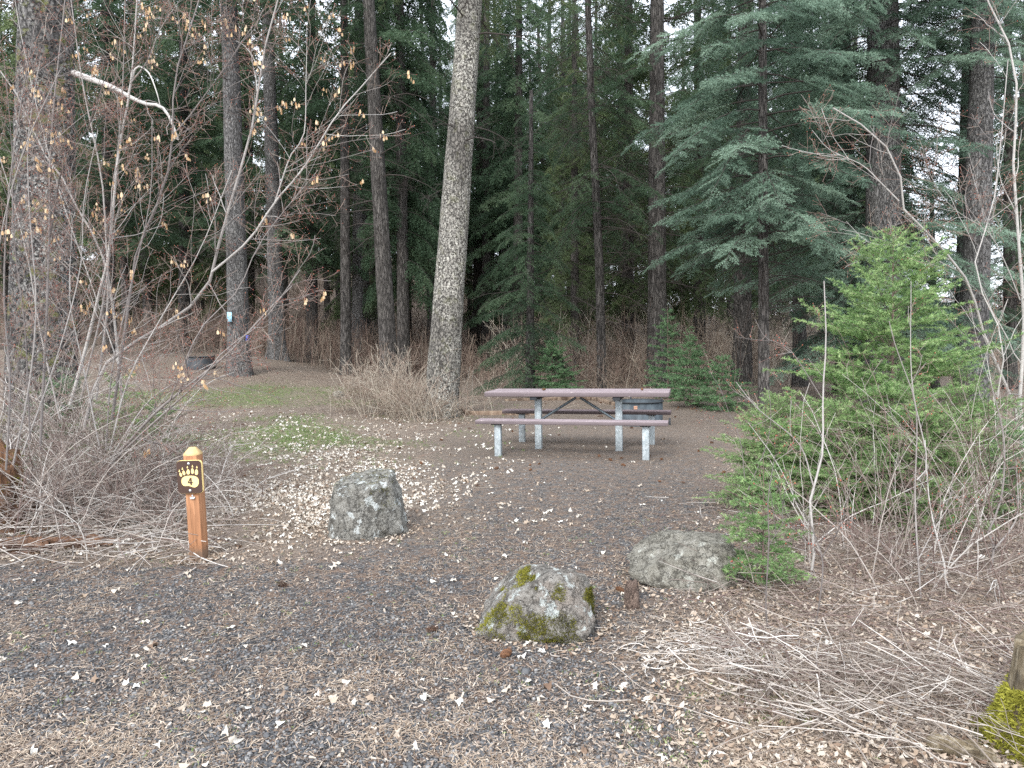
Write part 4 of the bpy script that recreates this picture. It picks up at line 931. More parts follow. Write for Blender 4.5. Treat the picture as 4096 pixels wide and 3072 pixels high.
# brush near the leaning trunk and behind
for i, (px_, Y_, h_, nn) in enumerate([(350, 15.2, .9, 40), (372, 14.6, 1.15, 60), (392, 14.9, 1.35, 70), (410, 14.2, 1.3, 60), (424, 13.9, 1.1, 45), (462, 15.0, .9, 26), (385, 16.5, 1.3, 50), (445, 13.9, .55, 26)]):
    p_ = on(px_, Y_)
    bush('dry_shrub', 'tan leafless shrub crowding the foot of the leaning pale trunk', p_[0], p_[1], nn, h_, .9, M['brush'], 60 + i, (.8, .15), .0045, group='tan shrubs by the leaning trunk', sub=5, arch=.5, rmin=.0028, nsub2=1)
for i, (px_, Y_, h_) in enumerate([(500, 24, 1.1), (520, 21.5, 1.0), (545, 24, 1.2), (575, 22, 1.2), (610, 21, 1.3), (635, 22, 1.2), (480, 27, 1.0), (590, 24.5, 1.8), (625, 25, 1.8)]):
    p_ = on(px_, Y_)
    bush('dry_shrub', 'greyish brown leafless shrub in the brush line behind the picnic table', p_[0], p_[1], 30, h_, 1.3, M['brush'], 80 + i, (.55, .25), .006, group='brown shrubs behind the table', sub=5, arch=.4, rmin=.0035, nsub2=1)
# the far thicket nobody could count
def thicket(name, label, pts, n, H, seed, tint, rmin=.005):
    rg = np.random.default_rng(seed); idx = rg.integers(0, len(pts), n); pts = np.asarray(pts)
    b = pts[idx] + rg.normal(0, 1.3, (n, 2)); K = 5; P = np.empty((n, K, 3)); P[:, 0] = np.c_[b, ground(b[:, 0], b[:, 1]) - .05]
    az = rg.uniform(0, 6.28, n); e = R(90) - np.abs(rg.normal(0, R(22), n)); d = np.stack([np.cos(az) * np.cos(e), np.sin(az) * np.cos(e), np.sin(e)], -1); Ls = H * rg.uniform(.5, 1.2, n)
    for j in range(1, K):
        d = norm(d + rg.normal(0, .12, (n, 3))); P[:, j] = P[:, j - 1] + d * (Ls / (K - 1))[:, None]
    Rd = rmin * 1.3 * np.linspace(1.1, .6, K)[None] * np.ones((n, 1)); tn = np.clip(rg.normal(tint, .22, n), 0, 1)
    P1, R1 = spawn(P, Rd, 6, (H * .12, H * .4), (25, 65), 4, .7, .15, .98, .12, .02, rmin * .7, rg)
    V, Fc, ti = merge([(*tubes(P, Rd, 3), np.repeat(tn, K * 3)), (*tubes(P1, R1, 3), np.repeat(np.repeat(tn, 6), 12))])
    return tag(build(name, V, Fc, M['brush'], tint=ti), label, kind='stuff')
pts = [on(px_, Y_)[:2] for px_ in range(150, 475, 12) for Y_ in (28.5, 32, 37, 43)]
thicket('far_undergrowth', 'reddish brown leafless undergrowth behind the left trunks', pts, 2600, 1.9, 1, .45)
pts = [on(px_, Y_)[:2] for px_ in range(560, 1060, 14) for Y_ in (26, 31, 37)]
thicket('right_undergrowth', 'grey leafless undergrowth beyond the firs on the right', pts, 3600, 2.6, 2, .7)
pts = [on(px_, Y_)[:2] for px_ in range(-40, 1080, 14) for Y_ in (50, 56, 63, 72)]
thicket('hillside_brush', 'faded brown brush on the distant hillside', pts, 4200, 3.2, 3, .5, .012)

# ------------------------------------------------------------------ rocks
def rock_mat(name, base, light, dark, lich=(.5, .52, .48), lthr=.6, moss_thr=None, warm=None):
    m, nt, b = new_mat(name); N = NT(nt); co = N.coords()
    c = N.ramp(N.noise(co, 14, 8, .75), [(.32, dark), (.5, base), (.68, light)])
    if warm: c = N.mix(N.ramp(N.noise(co, 5, 4, .6), [(.5, 0.), (.6, .8)]), c, warm)
    c = N.mix(N.ramp(N.noise(co, 90, 5, .85), [(.40, .85), (.5, 0.)]), c, dark); c = N.mix(N.ramp(N.noise(co, 60, 4, .8), [(.56, 0.), (.64, .6)]), c, light)
    dn = N.n('ShaderNodeTexNoise', scale=8, detail=6, rough=.75); N.l(co, dn.inputs['Vector']); ad = N.n('ShaderNodeVectorMath', operation='MULTIPLY_ADD'); N.l(dn.outputs['Color'], ad.inputs[0]); ad.inputs[1].default_value = (.25,) * 3; N.l(co, ad.inputs[2])
    ck = N.ramp(N.vor(ad.outputs[0], 9, 'DISTANCE_TO_EDGE'), [(.0, .75), (.045, 0.)]); c = N.mix(ck, c, dark)
    l = N.ramp(N.noise(co, 11, 9, .72), [(lthr, 0.), (lthr + .015, 1.)]); c = N.mix(l, c, lich)
    if moss_thr:
        ms = N.ramp(N.noise(co, 6.5, 6, .7), [(moss_thr, 0.), (moss_thr + .03, 1.)]); c = N.mix(ms, c, (.10, .10, .025))
    N.l(c, b.inputs['Base Color']); b.inputs['Roughness'].default_value = .9
    N.bump(N.math('ADD', N.math('SUBTRACT', N.noise(co, 18, 8, .75), N.math('MULTIPLY', ck, .4)), N.math('MULTIPLY', N.noise(co, 120, 4, .7), .6)), b, 1., .03)
    return m
def rock(name, label, base, size, seed, mat, planes=(), rz=0., amp=.16, sub=5, sink=.12):
    bm = bmesh.new(); bmesh.ops.create_icosphere(bm, subdivisions=sub, radius=1)
    off = Vector((seed * 3.7, seed * 1.3, seed * 9.1))
    for v in bm.verts:
        p = v.co.copy()
        p *= 1 + amp * mnoise.noise(p * 1.1 + off) * 1.6 + amp * .6 * mnoise.noise(p * 2.6 + off)
        for (nx_, ny_, nz_, dd) in planes:
            nn = Vector((nx_, ny_, nz_)).normalized(); q = p.dot(nn) - dd
            if q > 0: p -= nn * q * .93
        p += v.co * (.06 * mnoise.noise(p * 4 + off) + .045 * mnoise.noise(p * 8 + off) + .025 * mnoise.noise(p * 19 + off))
        v.co = Vector((p.x * size[0], p.y * size[1], p.z * size[2]))
    for f in bm.faces: f.smooth = True
    me = bpy.data.meshes.new(name); bm.to_mesh(me); bm.free(); me.materials.append(mat)
    o = link(name, me); o.location = (base[0], base[1], base[2] + size[2] * (1 - sink) * .62); o.rotation_euler = (0, 0, rz)
    return tag(o, label, 'rock')
M['rock_grey'] = rock_mat('rock_grey', (.26, .25, .22), (.42, .41, .37), (.075, .07, .06), (.55, .58, .56), .575)
M['rock_mossy'] = rock_mat('rock_mossy', (.27, .25, .22), (.44, .42, .38), (.09, .08, .068), (.50, .53, .50), .57, None, (.31, .265, .225))
M['rock_flat'] = rock_mat('rock_flat', (.27, .255, .21), (.40, .38, .33), (.11, .10, .08), (.46, .46, .40), .60)
M['rock_brown'] = rock_mat('rock_brown', (.21, .15, .12), (.32, .24, .19), (.10, .07, .055), (.3, .24, .2), .7)
p = G(360, 540)
r1 = rock('boulder', 'tall block shaped grey boulder with a flat yellowish top, left of the path', p + [-.0, .26, -.02], (.335, .33, .46), 3, M['rock_grey'],
          [(-.08, -.10, 1, .40), (-1, -.2, .16, .78), (1, -.1, .42, .72), (-.25, -1, .22, .70), (.75, -1, .35, .74), (-1, .1, .7, .80)], .1, .26)
p = G(545, 641)
r2 = rock('boulder', 'broad boulder patched with green and yellow moss in the foreground', p + [0, .25, -.05], (.32, .30, .27), 8, M['rock_mossy'],
          [(.15, .25, 1, .66), (1, 0, .12, .80), (-1, -.2, 1.0, .60), (-.2, -1, .5, .78)], -.1, .2)
p = G(697, 590)
r3 = rock('boulder', 'low flat topped grey boulder half hidden by the small sapling', p + [.02, .27, -.03], (.35, .32, .235), 5, M['rock_flat'],
          [(.12, .1, 1, .60), (-1, -.3, 1.3, .52), (-.6, -1, .5, .66), (1, -.3, .3, .8)], .1, .16)
p = G(634, 610)
rock('stone', 'small upright brown stone between the two front boulders', p + [0, .04, 0], (.055, .05, .10), 12, M['rock_brown'], [(-1, -.3, .5, .5), (1, -.6, .2, .55), (0, -1, .2, .6)], .2, .2, 3, .1)
p = G(338, 397)
rock('stone', 'small tan stone at the left end of the tan brush', p, (.14, .12, .13), 13, M['rock_flat'], [(0, 0, 1, .6)], 0, .15, 3, .1)
p = G(432, 418)
rock('stone', 'small tan stone at the foot of the leaning pale trunk', p + [0, 0, 0], (.16, .12, .11), 14, M['rock_flat'], [(0, 0, 1, .6)], 0, .15, 3, .1)
p = G(386, 349 + 48)
# moss tufts as parts of the boulders
def moss_on(o, thr, seed, n=9000, name='moss', scale=3.2, cond=None, ln=.008, tshift=0.):
    me = o.data; nv = len(me.polygons); cen_ = np.empty(nv * 3); me.polygons.foreach_get('center', cen_); cen_ = cen_.reshape(-1, 3)
    nr = np.empty(nv * 3); me.polygons.foreach_get('normal', nr); nr = nr.reshape(-1, 3)
    f = np.array([mnoise.noise(Vector(c_) * scale / .3 + Vector((seed, seed, 0))) + .5 * mnoise.noise(Vector(c_) * scale * 3 / .3) for c_ in cen_])
    if cond is not None: f = f + cond(cen_, nr)
    k = np.where(f > thr)[0]
    if len(k) == 0: return
    rg = np.random.default_rng(seed); i = rg.choice(k, n); sz = max(o.dimensions) * .018
    p_ = cen_[i] + rg.normal(0, sz, (n, 3)) * .5; d_ = norm(nr[i] + rg.normal(0, .5, (n, 3))); wv = norm(np.cross(d_, rg.normal(size=(n, 3)))) * ln * .25
    T = np.stack([p_ - wv, p_ + wv, p_ + d_ * ln * rg.uniform(.5, 1.3, (n, 1))], 1)
    tris_obj(name, T, M['moss'], o, np.clip(.45 + tshift + (f[i] - thr) * -.2 + rg.normal(0, .2, n) + .35 * np.sign(np.sin(cen_[i][:, 0] * 40)) * .3, 0, 1))
def blobs(L):
    return lambda c_, n_: np.max([1.0 - np.hypot((c_[:, 0] - bx) / br, (c_[:, 2] - bz) / br) for bx, bz, br in L], axis=0) * .9 + np.where(c_[:, 1] < .08, 0, -9)
moss_on(r2, .42, 4, 15000, scale=1.6, cond=blobs([(.04, -.08, .15), (.13, -.17, .14), (.02, .0, .09), (.12, .0, .07), (.24, .06, .06)]), tshift=-.22)
moss_on(r2, .40, 6, 12000, scale=1.6, cond=blobs([(-.22, .03, .14), (-.12, .05, .11), (-.05, .01, .09), (-.1, .14, .05), (-.02, .15, .04), (.1, .13, .04), (-.2, -.09, .08)]), tshift=.12)
moss_on(r1, .5, 9, 700, cond=lambda c_, n_: -4.5 * np.sqrt((c_[:, 0] - .17) ** 2 + (c_[:, 2] - .12) ** 2 + (c_[:, 1] + .2) ** 2) + .9, tshift=-.25)
moss_on(r1, .42, 2, 3500, name='lichen_top', cond=lambda c_, n_: np.where((n_[:, 2] > .7) & (c_[:, 2] > .08), .55, -5), ln=.003, tshift=.5)

# ------------------------------------------------------------------ stumps and rotten wood
def wood_mat(name, stops, sc=10, bumpd=.03):
    m, nt, b = new_mat(name); N = NT(nt); co = N.coords((1, 1, .12))
    f = N.noise(co, sc, 7, .75, .4); c = N.ramp(f, stops)
    c = N.mix(N.ramp(N.noise(N.coords(), 3.5, 4), [(.5, 0.), (.62, .8)]), c, tuple(v * .5 for v in stops[0][1]))
    N.l(c, b.inputs['Base Color']); N.bump(f, b, 1., bumpd); b.inputs['Roughness'].default_value = .95; return m
M['wood_orange'] = wood_mat('wood_orange', [(.32, (.03, .018, .012)), (.5, (.17, .085, .045)), (.7, (.40, .25, .14))], 34)
M['wood_grey'] = wood_mat('wood_grey', [(.3, (.06, .045, .03)), (.5, (.24, .19, .12)), (.7, (.48, .42, .32))], 28)
M['wood_rot'] = wood_mat('wood_rot', [(.3, (.05, .03, .02)), (.5, (.16, .085, .05)), (.7, (.34, .20, .12))])
def stump(name, label, base, r, h, seed, mat, flare=.8, jag=.2, tilt=(0, 0), parent_mat=None, roots=5):
    rg = np.random.default_rng(seed); t = empty(name, base, label, 'stump')
    sides, K = 40, 18; zz = np.linspace(-.05, 1, K); a = np.arange(sides) * 2 * math.pi / sides
    top = h * (1 - jag * (.5 + .5 * np.sin(a * 2 + seed) * np.cos(a * 3 + 1)) - jag * .5 * rg.random(sides))
    V = []
    for z_ in zz:
        hh = z_ * top
        rr_ = r * (1 + flare * np.exp(-np.maximum(hh, 0) / (h * .25)) * (1 + .4 * np.cos(a * roots + seed)) ) * (1 + np.array([.10 * mnoise.noise(Vector((math.cos(q) * 2, math.sin(q) * 2, z_ * 1.5 + seed))) + .07 * mnoise.noise(Vector((math.cos(q) * 7, math.sin(q) * 7, z_ * 2 + seed))) for q in a]))
        V.append(np.stack([rr_ * np.cos(a) + tilt[0] * hh, rr_ * np.sin(a) + tilt[1] * hh, hh], -1))
    inner = V[-1] * [.72, .72, 1] + [tilt[0] * h * .28, tilt[1] * h * .28, 0]; V.append(inner)
    floor_ = inner * [.9, .9, 1]; floor_[:, 2] = h * .55; V.append(floor_)
    V = np.concatenate(V + [np.array([[tilt[0] * h * .55, tilt[1] * h * .55, h * .5]])]); n = K + 2
    i = np.arange(n - 1)[:, None] * sides; j = np.arange(sides)[None]; j2 = (j + 1) % sides
    q = np.stack([i + j, i + j2, i + sides + j2, i + sides + j], -1).reshape(-1, 4)
    tr = np.array([[(n - 1) * sides + k_, (n - 1) * sides + (k_ + 1) % sides, n * sides] for k_ in range(sides)])
    w = build('wood', V, [q, tr], mat, t, smooth=True); return t, w
ts, w = stump('tree_stump', 'crumbling orange rotten stump at the left edge', on(-10, 5.7), .22, .74, 2, M['wood_orange'], .7, .35)
moss_on(w, .25, 3, 1500, name='bark_moss', cond=lambda c_, n_: (c_[:, 2] - .5) * .8, ln=.02, tshift=-.2)
ts, w = stump('tree_stump', 'weathered grey stump with bright yellow green moss at its base, bottom right corner', pix(1030, 748, 2.42) * [1, 1, 0] + [.075, .02, 0], .105, .47, 6, M['wood_grey'], 1.25, .12, (.04, .0), roots=3)
moss_on(w, .05, 5, 45000, cond=lambda c_, n_: (.24 - c_[:, 2]) * 6, ln=.016, tshift=.4)
def slab(name, label, px_, py_, L, W, Hh, rz, seed, mat):
    p_ = G(px_, py_); bm = bmesh.new(); bmesh.ops.create_cube(bm, size=1); bmesh.ops.subdivide_edges(bm, edges=bm.edges[:], cuts=9, use_grid_fill=True)
    for v in bm.verts:
        c_ = v.co; e = 1 - .5 * abs(c_.x * 2) ** 3
        n_ = mnoise.noise(Vector((c_.x * 5, c_.y * 9, c_.z * 3 + seed))) + .6 * mnoise.noise(Vector((c_.x * 14, c_.y * 25, seed)))
        v.co = Vector((c_.x * L * (1 + .2 * n_), c_.y * W * e * (1 + .35 * n_), c_.z * Hh * e * (1 + .7 * n_)))
    me = bpy.data.meshes.new(name); bm.to_mesh(me); bm.free(); me.materials.append(mat); o = link(name, me)
    o.location = (p_[0], p_[1], p_[2] + Hh * .3); o.rotation_euler = (0, R(2), rz); return tag(o, label, 'dead wood')
slab('rotten_slab', 'reddish slab of rotten wood lying before the left thicket', 72, 545, .55, .14, .06, .15, 1, M['wood_rot'])
slab('rotten_slab', 'dark rotten bark piece beside the orange stump', 22, 548, .4, .2, .07, -.4, 2, M['wood_rot'])
slab('rotten_slab', 'yellowish rotten wood chunk near the mossy stump', 962, 755, .2, .07, .05, -.5, 3, M['wood_grey'])

# ------------------------------------------------------------------ numbered post
def post_mat():
    m, nt, b = new_mat('orange_timber'); N = NT(nt); co = N.coords((1, 1, .08))
    c = N.ramp(N.noise(co, 40, 5, .6, .8), [(.3, (.24, .115, .055)), (.55, (.375, .18, .09)), (.75, (.48, .255, .135))])
    dots = N.n('ShaderNodeTexVoronoi', scale=1.0); mp = N.n('ShaderNodeMapping'); mp.inputs['Scale'].default_value = (95, 95, 48)
    tc = N.n('ShaderNodeTexCoord'); N.l(tc.outputs['Object'], mp.inputs[0]); N.l(mp.outputs[0], dots.inputs['Vector']); dots.inputs['Randomness'].default_value = .35
    dk = N.ramp(dots.outputs['Distance'], [(.16, .75), (.24, 0.)]); c = N.mix(dk, c, (.13, .05, .02)); c = N.mix(N.math('MULTIPLY', N.ramp(N.noise(N.coords((1, 1, .03)), 120, 3, .7), [(.55, 0.), (.62, .6)]), 1.), c, (.16, .075, .035))
    sx = N.n('ShaderNodeSeparateXYZ'); N.l(N.coords(), sx.inputs[0]); dz = N.math('ADD', sx.outputs[2], N.math('MULTIPLY', N.noise(N.coords(), 40, 4, .7), -.12)); c = N.mix(N.ramp(dz, [(0., .75), (.05, 0.)]), c, (.15, .11, .08))
    N.l(c, b.inputs['Base Color']); b.inputs['Roughness'].default_value = .7; return m
def flat_mat(name, c, rough=.6, metal=0., var=.1, sc=20):
    m, nt, b = new_mat(name); N = NT(nt)
    cc = N.ramp(N.noise(N.coords(), sc, 5, .65), [(.3, tuple(v * (1 - var) for v in c)), (.7, tuple(min(1, v * (1 + var)) for v in c))])
    N.l(cc, b.inputs['Base Color']); b.inputs['Roughness'].default_value = rough; b.inputs['Metallic'].default_value = metal; return m
M['timber'] = post_mat(); M['cut_end'] = flat_mat('cut_end', (.56, .40, .19), .7, 0, .2, 30)
M['sign_brown'] = flat_mat('sign_brown', (.062, .035, .026), .55); M['sign_cream'] = flat_mat('sign_cream', (.86, .66, .28), .55, 0, .04)
M['bolt'] = flat_mat('bolt', (.62, .64, .66), .35, .7)
M['sign_old'] = flat_mat('sign_old', (.08, .05, .04), .6)
def ell(cx, cz, rx, rz_, n=20, rot=0., egg=0.):
    a = np.linspace(0, 2 * math.pi, n + 1)[:-1]; x_ = np.cos(a) * rx * (1 - egg * np.sin(a)); z_ = np.sin(a) * rz_
    c_, s_ = math.cos(rot), math.sin(rot); return np.c_[cx + x_ * c_ - z_ * s_, cz + x_ * s_ + z_ * c_]
def rrect(w, h, r, n=6):
    pts = []
    for cx_, cz_, a0 in ((w / 2 - r, h / 2 - r, 0), (-w / 2 + r, h / 2 - r, 90), (-w / 2 + r, -h / 2 + r, 180), (w / 2 - r, -h / 2 + r, 270)):
        for i in range(n + 1):
            a = R(a0 + 90 * i / n); pts.append((cx_ + r * math.cos(a), cz_ + r * math.sin(a)))
    return pts
def signpost(label, base, rz, ry, number, h=.80, timber=M['timber'], det=True, brown=M['sign_brown']):
    t = empty('signpost', base, label, 'signpost', rz=rz); t.rotation_euler = (0, ry, rz)
    w = .094; V, q = box(0, 0, (h - .055) / 2 - .05, w, w, h - .055 + .1); bevel(build('post', V, q, timber, t), .003)
    zb = h - .055; V = np.array([[-w / 2, -w / 2, zb], [w / 2, -w / 2, zb], [w / 2, w / 2, zb], [-w / 2, w / 2, zb], [-.017, -.017, h], [.017, -.017, h], [.017, .017, h], [-.017, .017, h],
                                 [-w / 2, -w / 2, zb + .012], [w / 2, -w / 2, zb + .012], [w / 2, w / 2, zb + .012], [-w / 2, w / 2, zb + .012]])
    V[:4, :2] *= 1.0
    q = np.array([[0, 1, 9, 8], [1, 2, 10, 9], [2, 3, 11, 10], [3, 0, 8, 11], [8, 9, 5, 4], [9, 10, 6, 5], [10, 11, 7, 6], [11, 8, 4, 7], [4, 5, 6, 7]])
    cap = build('post_top', V + [0, 0, .0], q, M['cut_end'] if det else timber, t)
    zc = h - .085 - .115; y0 = -w / 2 - .022
    pl = build_poly('plate', [(lambda p: (p[0] + [0, 0, zc], p[1]))(poly_prism(rrect(.178, .232, .026), y0 + .004, y0 + .0205))], M['sign_cream'], t)
    fc = build_poly('plate_face', [(lambda p: (p[0] + [0, 0, zc], p[1]))(poly_prism(rrect(.174, .228, .024), y0, y0 + .004))], brown, pl)
    items = []
    def add(pts, y_=y0 - .002): V_, f_ = poly_prism(pts, y_, y_ + .003); items.append((V_ + [0, 0, zc], f_))
    # heel pad
    a = np.linspace(0, 2 * math.pi, 49)[:-1]
    px_ = .0615 * np.sign(np.cos(a)) * np.abs(np.cos(a)) ** .8 + .004; pz_ = np.where(np.sin(a) > 0, .040, .037) * np.sign(np.sin(a)) * np.abs(np.sin(a)) ** .75
    pz_ = pz_ + np.where(np.sin(a) < 0, -.006 * (px_ / .06) * 1 + .005 * np.cos(px_ / .06 * math.pi * 1.4 + .5), 0) - .030
    add(np.c_[px_, pz_])
    for (cx_, cz_, rx, rz2, rot) in ((-.060, .020, .0085, .0150, .35), (-.037, .031, .0095, .0170, .22), (-.006, .037, .0115, .0185, -.05), (.025, .042, .0095, .0200, -.02), (.053, .034, .0115, .0200, -.12)):
        add(ell(cx_, cz_, rx, rz2, 20, rot, .18))
    for (cx_, cz_) in ((-.068, .047), (-.045, .062), (-.009, .071), (.027, .0765), (.058, .069)):
        add([(cx_ - .005, cz_ - .006), (cx_ - .003, cz_ - .009), (cx_ + .003, cz_ - .009), (cx_ + .005, cz_ - .006), (cx_ + .001, cz_ + .008), (cx_ - .001, cz_ + .008)])
    build_poly('paw_print', items, M['sign_cream'], pl)
    dg = []
    def bar(pts): V_, f_ = poly_prism(pts, y0 - .0045, y0 - .0015); dg.append((V_ + [.006, 0, zc - .030], f_))
    if number == '4':
        bar([(.000, .026), (.010, .026), (.010, -.026), (.000, -.026)])
        bar([(-.017, -.004), (-.017, -.012), (-.0005, -.012), (-.0005, -.004)]); bar([(.0105, -.004), (.0105, -.012), (.017, -.012), (.017, -.004)])
        bar([(-.017, -.0035), (-.009, -.0035), (-.0005, .015), (-.0005, .026)])
    else:
        bar([(-.013, .026), (.013, .026), (.013, .018), (-.013, .018)]); bar([(-.013, .0175), (-.005, .0175), (-.005, .0045), (-.013, .0045)])
        bar([(-.013, .004), (.013, .004), (.013, -.004), (-.013, -.004)]); bar([(.005, -.0045), (.013, -.0045), (.013, -.0175), (.005, -.0175)]); bar([(-.013, -.018), (.013, -.018), (.013, -.026), (-.013, -.026)])
    build_poly('number', dg, brown, pl)
    if det:
        for z_ in (.094, -.094):
            bm = bmesh.new(); bmesh.ops.create_uvsphere(bm, u_segments=16, v_segments=10, radius=.0095)
            for v in bm.verts: v.co = Vector((v.co.x, v.co.y * .6 + y0 - .001, v.co.z + zc + z_))
            for f in bm.faces: f.smooth = True
            me = bpy.data.meshes.new('bolt'); bm.to_mesh(me); bm.free(); me.materials.append(M['bolt']); link('bolt', me, pl)
        V, Fc, _ = merge([box(.004, -w / 2 - .004, zc - .148, .036, .008, .010), box(.004, -w / 2 - .004, zc - .136, .010, .006, .018), box(.004, -w / 2 - .009, zc - .154, .028, .010, .006)])
        bevel(build('clip', V, Fc, M['bolt'], t), .0015)
    return t
p4 = G(197, 561)
signpost('orange square post with a brown bear paw plate numbered 4', p4 + [0, .04, 0], R(-3), R(-1.2), '4')
p5 = on(470, 39); M['timber_old'] = flat_mat('timber_old', (.34, .13, .05), .8, 0, .2)
signpost('small distant orange brown post with a paw plate beside the nearly black trunk', p5, R(4), 0, '5', .82, M['timber_old'], False, M['sign_old'])

# ------------------------------------------------------------------ picnic tables
def paint_mat(name, top, chipc, thr=.62):
    m, nt, b = new_mat(name); N = NT(nt); co = N.coords((.25, 1, 1))
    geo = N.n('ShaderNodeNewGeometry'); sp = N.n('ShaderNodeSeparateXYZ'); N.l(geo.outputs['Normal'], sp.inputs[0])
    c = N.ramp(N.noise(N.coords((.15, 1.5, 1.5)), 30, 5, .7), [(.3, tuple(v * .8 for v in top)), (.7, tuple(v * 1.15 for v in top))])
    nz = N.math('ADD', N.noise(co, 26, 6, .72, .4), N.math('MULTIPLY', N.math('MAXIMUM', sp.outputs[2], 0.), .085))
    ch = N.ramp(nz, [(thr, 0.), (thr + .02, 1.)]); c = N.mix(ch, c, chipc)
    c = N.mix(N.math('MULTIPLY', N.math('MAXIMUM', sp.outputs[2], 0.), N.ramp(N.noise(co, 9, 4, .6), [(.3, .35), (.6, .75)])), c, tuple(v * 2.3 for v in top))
    N.l(c, b.inputs['Base Color']); b.inputs['Roughness'].default_value = .6; N.bump(N.math('SUBTRACT', 1., ch), b, .5, .002); return m
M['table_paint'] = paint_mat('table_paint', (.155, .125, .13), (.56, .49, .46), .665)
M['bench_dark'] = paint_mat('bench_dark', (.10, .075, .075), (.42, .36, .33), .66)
def galv():
    m, nt, b = new_mat('galvanised'); N = NT(nt); v = N.n('ShaderNodeTexVoronoi', scale=60); N.l(N.coords((1, 1, .5)), v.inputs['Vector'])
    s = N.n('ShaderNodeSeparateColor'); N.l(v.outputs['Color'], s.inputs[0])
    c = N.ramp(s.outputs[0], [(0, (.33, .38, .40)), (.6, (.41, .46, .48)), (1, (.52, .57, .59))]); c = N.mix(N.ramp(N.noise(N.coords(), 7, 5, .7), [(.5, 0.), (.7, .5)]), c, (.25, .25, .23))
    N.l(c, b.inputs['Base Color']); b.inputs['Metallic'].default_value = .35; b.inputs['Roughness'].default_value = .5; return m
M['galv'] = galv(); M['strut'] = flat_mat('strut', (.15, .18, .20), .5, .5); M['steel_dark'] = flat_mat('steel_dark', (.05, .055, .06), .6, .4)
def picnic_table(label, base, rz, paint=M['table_paint'], steel=M['galv'], group=None):
    t = empty('picnic_table', base, label, 'picnic table', group, rz)
    L = 2.5; Ht = .826
    for i in range(4):
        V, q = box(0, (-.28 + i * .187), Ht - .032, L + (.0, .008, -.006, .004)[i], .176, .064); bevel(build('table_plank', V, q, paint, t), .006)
    for s_ in (-1, 1):
        V, q = box(s_ * .565, 0, Ht - .064 - .025, .10, .68, .05); bevel(build('crossbeam', V, q, M['steel_dark'], t), .004)
        V, q = box(s_ * .565, 0, (Ht - .114) / 2 - .06, .092, .092, Ht - .114 + .12); bevel(build('leg', V, q, steel, t), .006)
    for s_ in (-1, 1):
        P_ = np.array([[[s_ * .515, 0, .42], [s_ * .30, 0, .555], [s_ * .085, 0, .69], [s_ * .03, 0, .722]]])
        V, q = tubes(P_, np.full((1, 4), .018), 12); build('brace', V, q, M['strut'], t, smooth=True)
    for k_, yb in enumerate((-.70, .70)):
        mt = paint if k_ == 0 else M['bench_dark']
        for i in (-1, 1):
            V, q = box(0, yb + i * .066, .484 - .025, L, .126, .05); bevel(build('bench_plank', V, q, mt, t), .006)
        for s_ in (-1, 1):
            V, q = box(s_ * .97, yb, .434 / 2 - .06, .086, .086, .434 + .12); bevel(build('bench_leg', V, q, steel, t), .006)
            V, q = box(s_ * .97, yb, .428, .13, .22, .011); build('bench_bracket', V, q, M['steel_dark'], t)
    return t
base = on(578.5, 10.0)
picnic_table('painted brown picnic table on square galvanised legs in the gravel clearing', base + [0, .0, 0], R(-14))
fp = on(512, 44)
picnic_table('distant brown picnic table seen past the nearly black trunk', fp, R(3), M['bench_dark'], M['bench_dark'])

